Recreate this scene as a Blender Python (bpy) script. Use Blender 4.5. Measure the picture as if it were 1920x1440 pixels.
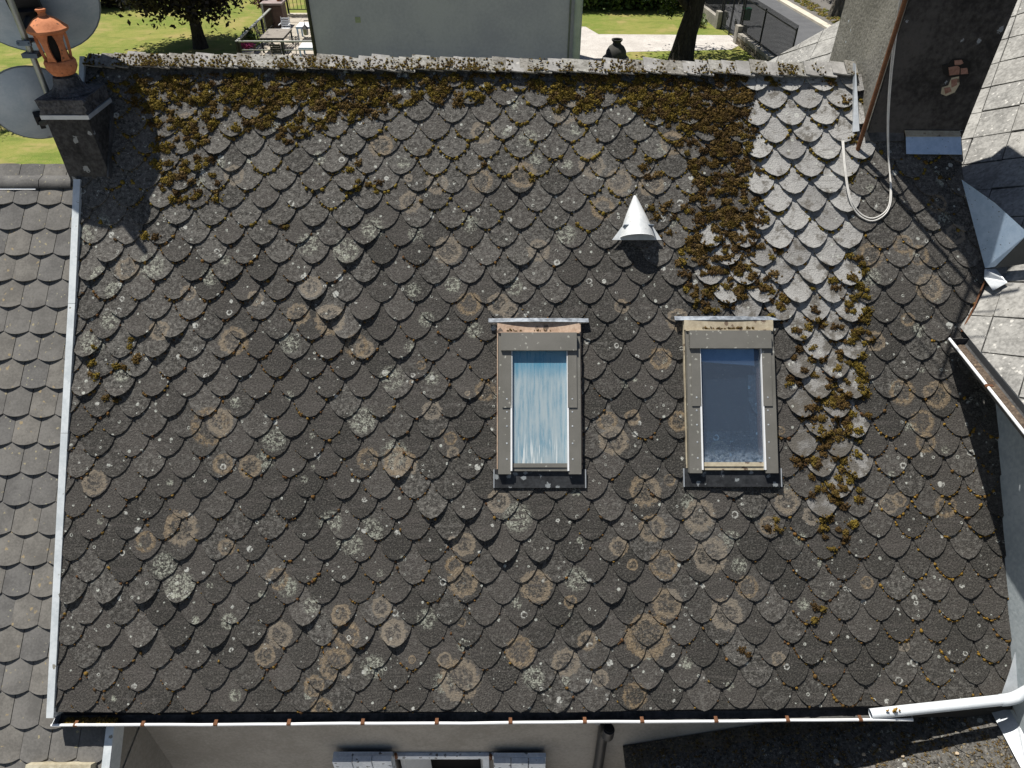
import bpy, math, random
import numpy as np
from mathutils import Vector

for o in list(bpy.data.objects):
    bpy.data.objects.remove(o, do_unlink=True)
random.seed(7)
RNG = np.random.default_rng(11)
scene = bpy.context.scene
COL = scene.collection
rad = math.radians
V3 = lambda *a: np.array(a, float)

# ------------------------------------------------------------------ camera
CAM = V3(0, 0, 10.2)
PITCH = rad(39.6)
FPX = 1356.0                                   # focal length in pixels of the 1920 px wide photograph
FWD = V3(0, math.cos(PITCH), -math.sin(PITCH))
UPV = V3(0, math.sin(PITCH), math.cos(PITCH))
RGT = V3(1, 0, 0)
cam_data = bpy.data.cameras.new('camera')
cam = bpy.data.objects.new('camera', cam_data)
COL.objects.link(cam)
cam.location = CAM
cam.rotation_euler = (math.pi / 2 - PITCH, 0, 0)
cam_data.sensor_width = 36
cam_data.lens = FPX / 1920 * 36
cam_data.clip_end = 500
scene.camera = cam

# ------------------------------------------------------------------ sky, sun, exposure
SUN_EL, SUN_AZ = rad(68), rad(47)              # azimuth from straight behind the ridge towards the left
world = bpy.data.worlds.new('World')
scene.world = world
world.use_nodes = True
wn = world.node_tree
bg = wn.nodes['Background']
sky = wn.nodes.new('ShaderNodeTexSky')
sky.sky_type = 'NISHITA'
sky.sun_disc = False
sky.sun_elevation = SUN_EL
sky.sun_rotation = -SUN_AZ
wn.links.new(sky.outputs[0], bg.inputs[0])
bg.inputs[1].default_value = 0.05
sun_data = bpy.data.lights.new('sun', 'SUN')
sun_data.energy = 5.0
sun_data.angle = rad(0.5)
sun_data.color = (1.0, 0.95, 0.87)
sun = bpy.data.objects.new('sun', sun_data)
COL.objects.link(sun)
SDIR = Vector((math.cos(SUN_EL) * math.sin(SUN_AZ), -math.cos(SUN_EL) * math.cos(SUN_AZ), -math.sin(SUN_EL)))
sun.rotation_euler = SDIR.to_track_quat('-Z', 'Y').to_euler()
sun.location = (-10, 10, 30)
scene.view_settings.view_transform = 'Standard'
scene.view_settings.look = 'None'
scene.view_settings.gamma = 1
scene.view_settings.exposure = 0.42
scene.view_settings.use_curve_mapping = False
scene.render.engine = 'CYCLES'
scene.cycles.max_bounces = 5
scene.cycles.diffuse_bounces = 2
scene.cycles.glossy_bounces = 2
scene.cycles.transmission_bounces = 3
scene.cycles.caustics_reflective = False
scene.cycles.caustics_refractive = False

# ------------------------------------------------------------------ measuring helpers (photograph pixel -> point on a real plane)
def ray(px, py):
    return FWD + (px - 960) / FPX * RGT + (720 - py) / FPX * UPV
def hit(px, py, p0, n):
    d = ray(px, py)
    return CAM + d * (np.dot(p0 - CAM, n) / np.dot(d, n))
def hz(px, py, z=0.0): return hit(px, py, V3(0, 0, z), V3(0, 0, 1))
def hy(px, py, y): return hit(px, py, V3(0, y, 0), V3(0, 1, 0))
def hx(px, py, x): return hit(px, py, V3(x, 0, 0), V3(1, 0, 0))

class Frame:
    def __init__(s, O, EU, EV, EN): s.O, s.EU, s.EV, s.EN = O, EU, EV, EN
    def P(s, u, v, h=0.0): return s.O + u * s.EU + v * s.EV + h * s.EN
    def uv(s, px, py, h=0.0):
        q = hit(px, py, s.O + h * s.EN, s.EN) - s.O
        return float(q @ s.EU), float(q @ s.EV)

# ------------------------------------------------------------------ objects
W = {}
def empty(name, loc, label=None, cat=None, group=None, parent=None):
    o = bpy.data.objects.new(name, None)
    COL.objects.link(o)
    o.empty_display_size = 0.2
    p = W[parent.name] if parent else V3(0, 0, 0)
    o.location = np.array(loc, float) - p
    if parent: o.parent = parent
    W[o.name] = np.array(loc, float)
    tag(o, label, cat, group)
    return o
def tag(o, label=None, cat=None, group=None, kind=None):
    if label: o['label'] = label
    if cat: o['category'] = cat
    if group: o['group'] = group
    if kind: o['kind'] = kind
    return o
def link_mesh(name, verts, faces, mat, parent=None, smooth=False, angle=40, attrs=None, origin=None):
    verts = np.asarray(verts, float)
    org = (verts.mean(0) if origin is None else np.asarray(origin, float))
    me = bpy.data.meshes.new(name)
    me.from_pydata((verts - org).tolist(), [], faces)
    me.materials.append(mat)
    if attrs:
        for k, a in attrs.items():
            at = me.attributes.new(k, 'FLOAT_VECTOR', 'POINT')
            at.data.foreach_set('vector', np.asarray(a, np.float32).ravel())
    if smooth:
        me.shade_smooth()
        if angle: me.set_sharp_from_angle(angle=rad(angle))
    o = bpy.data.objects.new(name, me)
    COL.objects.link(o)
    p = W[parent.name] if parent else V3(0, 0, 0)
    o.location = org - p
    if parent: o.parent = parent
    W[o.name] = org
    return o

class MB:
    def __init__(s): s.v, s.f = [], []
    def add(s, vs, fs):
        b = len(s.v)
        s.v += [np.asarray(q, float) for q in vs]
        s.f += [tuple(i + b for i in f) for f in fs]
        return s
    def hexa(s, c):      # 8 corners: bottom ring 0-3, top ring 4-7
        return s.add(c, [(3, 2, 1, 0), (4, 5, 6, 7), (0, 1, 5, 4), (1, 2, 6, 5), (2, 3, 7, 6), (3, 0, 4, 7)])
    def box(s, x0, x1, y0, y1, z0, z1):
        return s.hexa([V3(x0, y0, z0), V3(x1, y0, z0), V3(x1, y1, z0), V3(x0, y1, z0), V3(x0, y0, z1), V3(x1, y0, z1), V3(x1, y1, z1), V3(x0, y1, z1)])
    def obox(s, c, ax, ay, az, lx, ly, lz):   # centred box along three axes, full lengths
        ax, ay, az = [np.asarray(a, float) / np.linalg.norm(a) for a in (ax, ay, az)]
        c = np.asarray(c, float)
        q = []
        for k in (-1, 1):
            for i, j in ((-1, -1), (1, -1), (1, 1), (-1, 1)):
                q.append(c + ax * i * lx / 2 + ay * j * ly / 2 + az * k * lz / 2)
        return s.hexa(q)
    def fbox(s, F, u0, u1, v0, v1, h0, h1):
        return s.hexa([F.P(u0, v0, h0), F.P(u1, v0, h0), F.P(u1, v1, h0), F.P(u0, v1, h0), F.P(u0, v0, h1), F.P(u1, v0, h1), F.P(u1, v1, h1), F.P(u0, v1, h1)])
    def prism(s, poly, off):     # polygon (3d) extruded by a vector
        n = len(poly)
        poly = [np.asarray(p, float) for p in poly]
        top = [p + off for p in poly]
        fs = [tuple(range(n - 1, -1, -1)), tuple(range(n, 2 * n))]
        fs += [(i, (i + 1) % n, n + (i + 1) % n, n + i) for i in range(n)]
        return s.add(poly + top, fs)
    def tube(s, pts, r, n=8, caps=True):
        pts = [np.asarray(p, float) for p in pts]
        rs = r if hasattr(r, '__len__') else [r] * len(pts)
        b = len(s.v)
        prev = None
        for i, p in enumerate(pts):
            t = pts[min(i + 1, len(pts) - 1)] - pts[max(i - 1, 0)]
            t = t / (np.linalg.norm(t) + 1e-9)
            if prev is None:
                a = np.cross(t, V3(0, 0, 1) if abs(t[2]) < .9 else V3(1, 0, 0))
            else:
                a = prev - t * (prev @ t)
            a /= np.linalg.norm(a)
            prev = a
            c = np.cross(t, a)
            for k in range(n):
                w = 2 * math.pi * k / n
                s.v.append(p + rs[i] * (math.cos(w) * a + math.sin(w) * c))
        for i in range(len(pts) - 1):
            for k in range(n):
                s.f.append((b + i * n + k, b + i * n + (k + 1) % n, b + (i + 1) * n + (k + 1) % n, b + (i + 1) * n + k))
        if caps:
            s.f.append(tuple(b + k for k in range(n - 1, -1, -1)))
            e = b + (len(pts) - 1) * n
            s.f.append(tuple(e + k for k in range(n)))
        return s
    def lathe(s, prof, c, n=20, ax=None, arc=(0, 2 * math.pi)):   # profile (r, z) around an axis
        ax = V3(0, 0, 1) if ax is None else np.asarray(ax, float) / np.linalg.norm(ax)
        a = np.cross(ax, V3(0, 1, 0) if abs(ax[1]) < .9 else V3(1, 0, 0)); a /= np.linalg.norm(a)
        d = np.cross(ax, a)
        b = len(s.v)
        c = np.asarray(c, float)
        full = abs(arc[1] - arc[0] - 2 * math.pi) < 1e-6
        m = n if full else n + 1
        for r_, z_ in prof:
            for k in range(m):
                w = arc[0] + (arc[1] - arc[0]) * k / n
                s.v.append(c + ax * z_ + r_ * (math.cos(w) * a + math.sin(w) * d))
        for i in range(len(prof) - 1):
            for k in range(n):
                k2 = (k + 1) % m if full else k + 1
                s.f.append((b + i * m + k, b + i * m + k2, b + (i + 1) * m + k2, b + (i + 1) * m + k))
        return s
    def build(s, name, mat, parent=None, smooth=False, angle=40, origin=None):
        return link_mesh(name, s.v, s.f, mat, parent, smooth, angle, None, origin)

# ------------------------------------------------------------------ materials
class Mat:
    def __init__(s, name, rough=0.85, metal=0.0, spec=0.35):
        s.m = bpy.data.materials.new(name)
        s.m.use_nodes = True
        s.t = s.m.node_tree
        s.b = s.t.nodes['Principled BSDF']
        s.b.inputs['Roughness'].default_value = rough
        s.b.inputs['Metallic'].default_value = metal
        s.b.inputs['Specular IOR Level'].default_value = spec
    def put(s, sock, val):
        if isinstance(val, bpy.types.NodeSocket): s.t.links.new(val, sock)
        elif isinstance(val, (tuple, list)) and len(val) == 3 and sock.type == 'RGBA': sock.default_value = (*val, 1)
        else: sock.default_value = val
    def n(s, typ, ins=None, **props):
        nd = s.t.nodes.new(typ)
        for k, v in props.items(): setattr(nd, k, v)
        for k, v in (ins or {}).items(): s.put(nd.inputs[k], v)
        return nd
    def pos(s): return s.n('ShaderNodeNewGeometry').outputs['Position']
    def attr(s, name): return s.n('ShaderNodeAttribute', attribute_name=name).outputs['Vector']
    def sep(s, v): return s.n('ShaderNodeSeparateXYZ', {0: v}).outputs
    def comb(s, x, y, z): return s.n('ShaderNodeCombineXYZ', {0: x, 1: y, 2: z}).outputs[0]
    def noise(s, v, scale, detail=4, rough=.55, dist=0.0):
        return s.n('ShaderNodeTexNoise', {'Vector': v, 'Scale': scale, 'Detail': detail, 'Roughness': rough, 'Distortion': dist}).outputs[0]
    def vor(s, v, scale, feature='F1', rnd=1.0):
        return s.n('ShaderNodeTexVoronoi', {'Vector': v, 'Scale': scale, 'Randomness': rnd}, feature=feature)
    def ma(s, op, a, b=0.0, c=0.0, clamp=False):
        nd = s.n('ShaderNodeMath', {0: a, 1: b, 2: c}, operation=op)
        nd.use_clamp = clamp
        return nd.outputs[0]
    def vm(s, op, a, b=(0, 0, 0)):
        return s.n('ShaderNodeVectorMath', {0: a, 1: b}, operation=op).outputs
    def step(s, x, a, b, lo=0.0, hi=1.0):      # smooth step between a and b
        return s.n('ShaderNodeMapRange', {0: x, 1: a, 2: b, 3: lo, 4: hi}, interpolation_type='SMOOTHSTEP').outputs[0]
    def mix(s, f, a, b):
        nd = s.n('ShaderNodeMix', data_type='RGBA')
        s.put(nd.inputs[0], f); s.put(nd.inputs[6], a); s.put(nd.inputs[7], b)
        return nd.outputs[2]
    def bump(s, h, strength=.5, dist=.01, normal=None):
        ins = {'Height': h, 'Strength': strength, 'Distance': dist}
        if normal is not None: ins['Normal'] = normal
        return s.n('ShaderNodeBump', ins).outputs[0]
    def out(s, col=None, rough=None, normal=None):
        if col is not None: s.put(s.b.inputs['Base Color'], col)
        if rough is not None: s.put(s.b.inputs['Roughness'], rough)
        if normal is not None: s.put(s.b.inputs['Normal'], normal)
        return s.m

def mottled(name, c1, c2, scale=3.0, rough=.85, metal=0.0, fine=60.0, fine_amt=.35, bump=.3, dist=.004, spots=None, spec=.35, stretch=(1, 1, 1)):
    m = Mat(name, rough, metal, spec)
    p = m.vm('MULTIPLY', m.pos(), stretch)[0]
    n1 = m.noise(p, scale, 5, .6)
    n2 = m.noise(p, fine, 3, .6)
    f = m.step(m.ma('ADD', m.ma('MULTIPLY', n1, 1 - fine_amt), m.ma('MULTIPLY', n2, fine_amt)), .36, .64)
    col = m.mix(f, c1, c2)
    if spots:
        sc, th, sc_col = spots
        v = m.vor(p, sc)
        d = m.ma('ADD', v.outputs['Distance'], m.ma('MULTIPLY', m.ma('SUBTRACT', m.noise(p, sc * 1.6, 4, .75), .5), 1.3))
        pick = m.step(m.ma('ADD', m.sep(v.outputs['Color'])[0], m.ma('MULTIPLY', n1, .6)), .78, .86)
        col = m.mix(m.ma('MULTIPLY', m.step(d, th, th * .7), pick), col, sc_col)
    nor = m.bump(m.ma('ADD', n1, n2), bump, dist) if bump else None
    return m.out(col, None, nor)

def plain(name, col, rough=.6, metal=0.0, var=.12, scale=8.0, spec=.4):
    a = tuple(c * (1 - var) for c in col); b = tuple(min(1, c * (1 + var)) for c in col)
    return mottled(name, a, b, scale, rough, metal, 90, .3, .12, .002, None, spec)

# ================================================================== MAIN HOUSE: ROOF
RP = rad(45)
EU = V3(1, 0, 0); EV = V3(0, math.cos(RP), math.sin(RP)); EN = V3(0, -math.sin(RP), math.cos(RP))
C0 = CAM + 5.42 * FWD
ROOF = Frame(hit(960, 1335, C0, EN), EU, EV, EN)
EAVE = ROOF.O
uvm = ROOF.uv
LEN = uvm(960, 118)[1]                       # slope length from eave to crest

VERGE_L = [uvm(104, 1338), uvm(140, 640), uvm(163, 100)]
def lerp_list(lst, v):                       # lst of (u, v) sorted by v ascending -> u at v
    for (u0, v0), (u1, v1) in zip(lst[:-1], lst[1:]):
        if v <= v1: break
    t = (v - v0) / (v1 - v0)
    return u0 + (u1 - u0) * t
XW = uvm(1874, 900)[0]                       # face of the right-hand building's wall
VERGE_R = [(XW + .12, -.3), (XW + .12, uvm(1850, 560)[1]), uvm(1848, 500), uvm(1806, 335), uvm(1802, 200)]
u_left = lambda v: lerp_list(VERGE_L, v)
u_right = lambda v: lerp_list(VERGE_R, v)

def sag(u, v):                               # old roof: gentle undulation of the boards
    return .011 * math.sin(1.7 * u + .6) * math.sin(1.2 * v + .4) + .006 * math.sin(4.3 * u + 2 * v)
def warp(u, v):                              # rows are not quite parallel to eave and ridge
    t = min(max(v / LEN, 0), 1)
    a = .040 * max(0, (u - .3) / 2.4)
    b = .000 - .088 * (u + 3.2) / 6.4
    return v + a * (1 - t) + b * t

SU = uvm(157 + 68.3, 1333)[0] - uvm(157, 1333)[0]
U0 = uvm(157, 1333)[0]
rows_px = [1333, 1293, 1252, 1210.5, 1170, 1129.5]
while rows_px[-1] > 135:
    y = rows_px[-1]
    rows_px.append(y - (30.4 + .0086 * y))
ROWV = [uvm(960, y)[1] for y in rows_px]
GAUGE = [ROWV[i + 1] - ROWV[i] for i in range(len(ROWV) - 1)]
ROWV = ROWV[:-1]
NR = len(ROWV)
WT = SU / 2 * .972
T_SH = .0071
def y_edge(s): return 1 - (1 - abs(s) ** 1.75) ** .62

V131 = uvm(960, 131)[1]
def smooth_hash(x, y):
    return (math.sin(x * 2.1 + 1.3 * y) + math.sin(y * 3.7 - 1.1 * x + 2) + math.sin(x * 5.3 + y * 4.9)) / 3

# pale, smoother slates: a strip right of the middle (photo px polygon)
PALE = [(1386, 130), (1610, 130), (1612, 440), (1622, 560), (1620, 700), (1612, 800), (1600, 930), (1560, 985), (1535, 960), (1520, 880), (1485, 800), (1475, 680), (1455, 590), (1400, 590), (1330, 560), (1325, 440), (1400, 420), (1420, 330), (1400, 240)]
def in_poly(x, y, poly):
    r = False
    j = len(poly) - 1
    for i in range(len(poly)):
        xi, yi = poly[i]; xj, yj = poly[j]
        if (yi > y) != (yj > y) and x < (xj - xi) * (y - yi) / (yj - yi) + xi: r = not r
        j = i
    return r
def to_px(P):
    d = P - CAM
    z = d @ FWD
    return 960 + FPX * (d @ RGT) / z, 720 - FPX * (d @ UPV) / z

# slates that stand up at the tail and catch the sun (photo px of the tail)
CURLED = [(140, 1128), (200, 1128), (268, 1128), (332, 1128), (330, 1210), (258, 1210), (395, 1210), (465, 1210), (570, 1170), (635, 1168), (668, 1208), (735, 1208),
          (805, 965), (870, 965), (843, 1005), (908, 1005), (943, 1045), (1008, 1040), (655, 350), (170, 522), (240, 620), (165, 660), (275, 660), (150, 740), (225, 740),
          (740, 885), (665, 480), (310, 640), (180, 480), (570, 560), (620, 590), (510, 520), (660, 620), (640, 620), (1030, 1045), (1500, 700), (420, 530), (465, 555)]
CURLED_UV = [uvm(*p) for p in CURLED]

# crust lichens: (px, py, radius px): tan rosettes and pale green-grey crusts
TAN = [(1213, 1192, 42), (1250, 1130, 28), (1243, 1057, 28), (1222, 990, 26), (1208, 920, 30), (868, 1090, 28), (852, 1060, 18), (870, 1020, 22), (715, 1138, 19), (738, 1185, 24), (340, 990, 32),
       (975, 1220, 28), (862, 1275, 38), (1005, 1098, 30), (1190, 1303, 24), (1138, 790, 20), (1185, 783, 15), (1150, 826, 28), (910, 733, 21), (1238, 672, 22), (1272, 790, 20), (935, 940, 22), (1360, 1150, 30),
       (1310, 965, 30), (1330, 1040, 34), (395, 800, 38), (415, 790, 26), (440, 640, 28), (525, 1190, 24), (630, 1245, 30), (590, 1285, 20), (497, 1228, 20), (1720, 480, 21), (1740, 540, 27), (1690, 735, 26), (1755, 740, 27),
       (1728, 790, 24), (1665, 945, 19), (1772, 950, 22), (1755, 383, 20), (1790, 440, 20), (690, 860, 22), (745, 865, 28), (810, 770, 19), (845, 822, 13), (240, 505, 24), (180, 905, 24), (1165, 575, 14), (1475, 940, 24),
       (715, 275, 24), (440, 330, 20), (770, 380, 22), (840, 470, 28), (820, 345, 22), (900, 340, 26), (980, 330, 28), (905, 250, 24), (1160, 340, 26), (1220, 345, 26), (1110, 310, 26), (1260, 270, 24), (1060, 210, 26), (1130, 390, 24),
       (350, 230, 20), (300, 620, 20), (670, 650, 24), (685, 655, 18), (620, 600, 30), (880, 570, 24), (935, 570, 22), (850, 850, 13), (1125, 1270, 16), (1160, 1025, 18), (1185, 1058, 11), (1060, 1240, 26), (420, 870, 20), (470, 875, 22),
       (275, 1015, 20), (425, 1025, 16), (520, 1085, 22), (560, 590, 22), (585, 540, 22), (1255, 900, 12), (1288, 990, 14), (1010, 470, 22), (1270, 600, 22), (1400, 1100, 22), (1630, 480, 26), (1640, 640, 20), (1690, 460, 20), (1735, 830, 20),
       (760, 870, 24), (650, 1190, 26), (1100, 1200, 18), (355, 550, 15), (480, 560, 15), (1440, 985, 18), (1700, 600, 14), (1840, 640, 16), (605, 1330, 22), (640, 1150, 18)]
GRN = [(680, 788, 30), (340, 1100, 34), (310, 1060, 28), (690, 1000, 34), (1080, 1085, 26), (735, 710, 28), (545, 645, 22), (970, 970, 32), (800, 1160, 22), (580, 460, 26), (650, 472, 30), (1060, 440, 24), (850, 535, 19), (965, 540, 19),
       (175, 640, 28), (775, 545, 17), (1000, 1268, 24), (968, 1130, 13), (1250, 680, 10), (515, 825, 26), (740, 850, 30), (800, 600, 18), (890, 620, 18), (205, 600, 22), (160, 440, 24), (190, 420, 22), (285, 500, 30), (620, 980, 26), (660, 1020, 24),
       (830, 1280, 22), (700, 1250, 26), (430, 1165, 18), (1400, 980, 20), (1385, 1060, 18), (1370, 1010, 20), (990, 260, 22), (880, 420, 20), (700, 430, 26), (760, 290, 18), (540, 1100, 22), (1630, 520, 22), (1590, 470, 16), (1500, 1010, 14), (1720, 620, 16),
       (810, 710, 15), (500, 860, 22), (395, 520, 20), (190, 520, 26), (215, 545, 22), (585, 1135, 18), (870, 1210, 14), (1005, 300, 15), (1290, 940, 18), (780, 440, 18), (520, 240, 14), (600, 300, 16), (460, 300, 15), (230, 700, 20)]
def lich_list(lst): return [(*uvm(x, y), r / 252.0) for x, y, r in lst]
TAN_UV, GRN_UV = lich_list(TAN), lich_list(GRN)
for _ in range(30):
    TAN_UV.append((random.uniform(-1.0, 3.4), random.uniform(0.1, LEN - .3), random.uniform(.02, .07)))
for _ in range(80):
    GRN_UV.append((random.uniform(-3.2, 3.4), random.uniform(0.1, LEN - .3), random.uniform(.02, .06)))

# ---- slate materials
def slate_material(name, pale):
    m = Mat(name, .88, 0, .3)
    ruv = m.attr('ruv'); tv = m.sep(m.attr('tv'))
    n_big = m.noise(ruv, 2.2, 1, .6)
    n_mid = m.noise(ruv, 26, 4, .65)
    n_fine = m.noise(ruv, 78, 3, .85)
    wob2 = m.noise(ruv, 42, 3, .75)
    if pale:
        base = m.mix(m.step(m.ma('ADD', m.ma('MULTIPLY', n_mid, .6), m.ma('MULTIPLY', tv[0], .4)), .3, .7), (.22, .217, .212), (.35, .348, .338))
        base = m.mix(m.step(n_fine, .45, .75, 0, .35), base, (.38, .38, .37))
        cr = m.vor(m.vm('ADD', ruv, m.comb(m.ma('MULTIPLY', n_mid, .06), m.ma('MULTIPLY', n_mid, .05), 0))[0], 5.0, 'DISTANCE_TO_EDGE').outputs['Distance']
        base = m.mix(m.step(cr, .012, .003, 0, .6), base, (.07, .065, .06))
        soil = m.ma('ADD', m.noise(ruv, 9, 3, .7), m.ma('MULTIPLY', tv[1], .16))
        base = m.mix(m.step(soil, .50, .68, 0, .85), base, (.095, .086, .072))
        base = m.mix(m.ma('MULTIPLY', tv[1], .45), base, (.085, .078, .068))
    else:
        tone = m.ma('ADD', m.ma('MULTIPLY', tv[0], .55), m.ma('MULTIPLY', n_big, .45))
        base = m.mix(m.step(tone, .2, .8), (.026, .0249, .0229), (.055, .0505, .0465))
        base = m.mix(m.step(m.noise(m.vm('MULTIPLY', ruv, (1.0, 7, 1))[0], 3.2, 1, .6), .5, .75, 0, .4), base, (.086, .077, .073))
        base = m.mix(m.step(n_fine, .48, .68, 0, .75), base, (.130, .124, .108))
        base = m.mix(m.step(n_fine, .47, .32, 0, .72), base, (.011, .0105, .010))
        # broken film of grey crust on the older slates
        cru = m.ma('ADD', m.ma('MULTIPLY', n_mid, 1.0), m.ma('MULTIPLY', tv[1], .22))
        base = m.mix(m.step(cru, .60, .76, 0, .55), base, (.135, .131, .121))
        base = m.mix(m.ma('MULTIPLY', m.step(wob2, .52, .62), m.step(tv[1], .1, .95, .04, .62)), base, (.215, .207, .19))
    # small white rosettes and rings
    for sc, r0, keep, colr in ((8.5, .22, .71, (.46, .47, .44)), (23.0, .28, .80, (.44, .46, .42))):
        v = m.vor(ruv, sc)
        cc = m.sep(v.outputs['Color'])
        d = m.ma('ADD', v.outputs['Distance'], m.ma('MULTIPLY', m.ma('SUBTRACT', wob2, .5), .22))
        rr = m.ma('MULTIPLY_ADD', cc[1], r0 * .8, r0 * .3)
        q = m.ma('DIVIDE', d, rr)
        ring = m.ma('MULTIPLY', m.step(q, 1.05, .92), m.ma('MAXIMUM', m.step(q, .5, .75), m.step(cc[2], .45, .5)))
        ring = m.ma('MULTIPLY', m.ma('MULTIPLY', ring, m.step(n_mid, .40, .52)), m.ma('GREATER_THAN', m.ma('ADD', cc[0], m.ma('MULTIPLY', tv[1], .12)), keep))
        base = m.mix(m.ma('MULTIPLY', ring, .8), base, colr)
    # placed crusts
    ps = m.sep(ruv)
    wq = m.ma('ADD', m.ma('MULTIPLY', m.ma('SUBTRACT', n_mid, .5), .95), m.ma('MULTIPLY', m.ma('SUBTRACT', wob2, .5), .4))
    for att, kind in (('lc', 'g'), ('la', 't'), ('lb', 't')):
        c = m.attr(att)
        cs = m.sep(c)
        dx = m.ma('SUBTRACT', ps[0], cs[0]); dy = m.ma('SUBTRACT', ps[1], cs[1])
        d = m.ma('SQRT', m.ma('ADD', m.ma('MULTIPLY', dx, dx), m.ma('MULTIPLY', dy, dy)))
        q = m.ma('ADD', m.ma('DIVIDE', d, cs[2]), wq)
        if kind == 't':
            seed = m.n('ShaderNodeTexWhiteNoise', {'Vector': c}, noise_dimensions='3D').outputs[0]
            rim = m.step(q, .52, .72)
            msk = m.ma('MULTIPLY', m.step(q, 1.0, .93), m.ma('MAXIMUM', rim, m.ma('MULTIPLY', m.step(wob2, .46, .56), m.ma('MULTIPLY_ADD', seed, .75, .15))))
            msk = m.ma('MULTIPLY', msk, m.step(m.ma('ADD', n_mid, m.ma('MULTIPLY', seed, .3)), .42, .56))
            lc = m.mix(m.step(wob2, .35, .65), (.105, .076, .044), (.26, .20, .128))
            lc = m.mix(m.step(n_fine, .5, .35, 0, .8), lc, (.045, .034, .024))
            lc = m.mix(m.step(m.ma('ADD', seed, m.ma('MULTIPLY', tv[1], .5)), .4, 1.0, 0, .8), lc, (.18, .165, .142))
            base = m.mix(m.ma('MULTIPLY', msk, .96), base, lc)
        else:
            msk = m.ma('MULTIPLY', m.step(q, 1.0, .7), m.step(m.ma('ADD', m.ma('ADD', m.ma('MULTIPLY', wob2, .6), m.ma('MULTIPLY', n_mid, .6)), m.ma('MULTIPLY', n_fine, .4)), .74, .92))
            base = m.mix(m.ma('MULTIPLY', msk, .9), base, m.mix(m.step(n_fine, .3, .7), (.15, .165, .13), (.40, .41, .35)))
    hh = m.noise(ruv, 80, 2, .8)
    return m.out(base, None, m.bump(hh, 1.0, .008))
M_SLATE = slate_material('dark_scale_slate', False)
M_PALE = slate_material('pale_smooth_slate', True)

# ---- one scale slate: a grid for the face, a skirt for the edge
S_COL = [-1, -.86, -.66, -.36, 0, .36, .66, .86, 1]
T_ROW = [0, .18, .5, 1]
def scale_slate(F, uc, vt, g, w, L, ht, curl, roll, ul=None, ur=None, wfun=None, sfun=None, thick=T_SH, tipx=0.0, nick=None):
    nc, nr = len(S_COL), len(T_ROW)
    top, uvs = [], []
    def place(s, y, dh):
        u = uc + s * w + tipx * max(0, 1 - y / g) * g
        v = vt + y
        if wfun: v = wfun(u, v)
        if ul is not None: u = max(u, ul(v) + .004)
        if ur is not None: u = min(u, ur(v) - .004)
        h = ht * (1 - y / L) + curl * max(0, 1 - y / (1.35 * g)) ** 2 - curl * .35 * s * s * max(0, 1 - y / (1.35 * g)) + roll * s + dh
        if sfun: h += sfun(u, v)
        return F.P(u, v, h), (u, v, 0)
    for t in T_ROW:
        for i, s in enumerate(S_COL):
            yb = y_edge(s) * g * 1.06
            if nick: yb += nick[i]
            p, q = place(s, yb + (L - yb) * t, 0)
            top.append(p); uvs.append(q)
    faces = [(r * nc + c, r * nc + c + 1, (r + 1) * nc + c + 1, (r + 1) * nc + c) for r in range(nr - 1) for c in range(nc - 1)]
    path = [(0, nr - 2), (0, nr - 3)][::1] if False else [(0, r) for r in range(nr - 1, 0, -1)] + [(c, 0) for c in range(nc)] + [(nc - 1, r) for r in range(1, nr)]
    b = len(top)
    for c, r in path:
        p = top[r * nc + c]; top.append(p); uvs.append(uvs[r * nc + c])
    b2 = len(top)
    for c, r in path:
        top.append(top[r * nc + c] - F.EN * thick); uvs.append(uvs[r * nc + c])
    k = len(path)
    faces += [(b + i, b2 + i, b2 + i + 1, b + i + 1) for i in range(k - 1)]
    return np.array(top), faces, np.array(uvs)

def near_lich(lst, uc, vc, reach, n):
    c = sorted(((math.hypot(a - uc, b - vc) - r, a, b, r) for a, b, r in lst if math.hypot(a - uc, b - vc) < r + reach))
    out = [(a, b, r) for _, a, b, r in c[:n]]
    while len(out) < n: out.append((-99, -99, .001))
    return out

SKY = [dict(l=934, r=1088, t=622, b=888), dict(l=1292, r=1450, t=618, b=886)]      # the two roof windows (photo px of their frame)
SKY_UV = []
for k in SKY:
    (a, d), (c, b) = uvm(k['l'], k['b'], .07), uvm(k['r'], k['t'], .07)
    SKY_UV.append((a, c, d, b))

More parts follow.
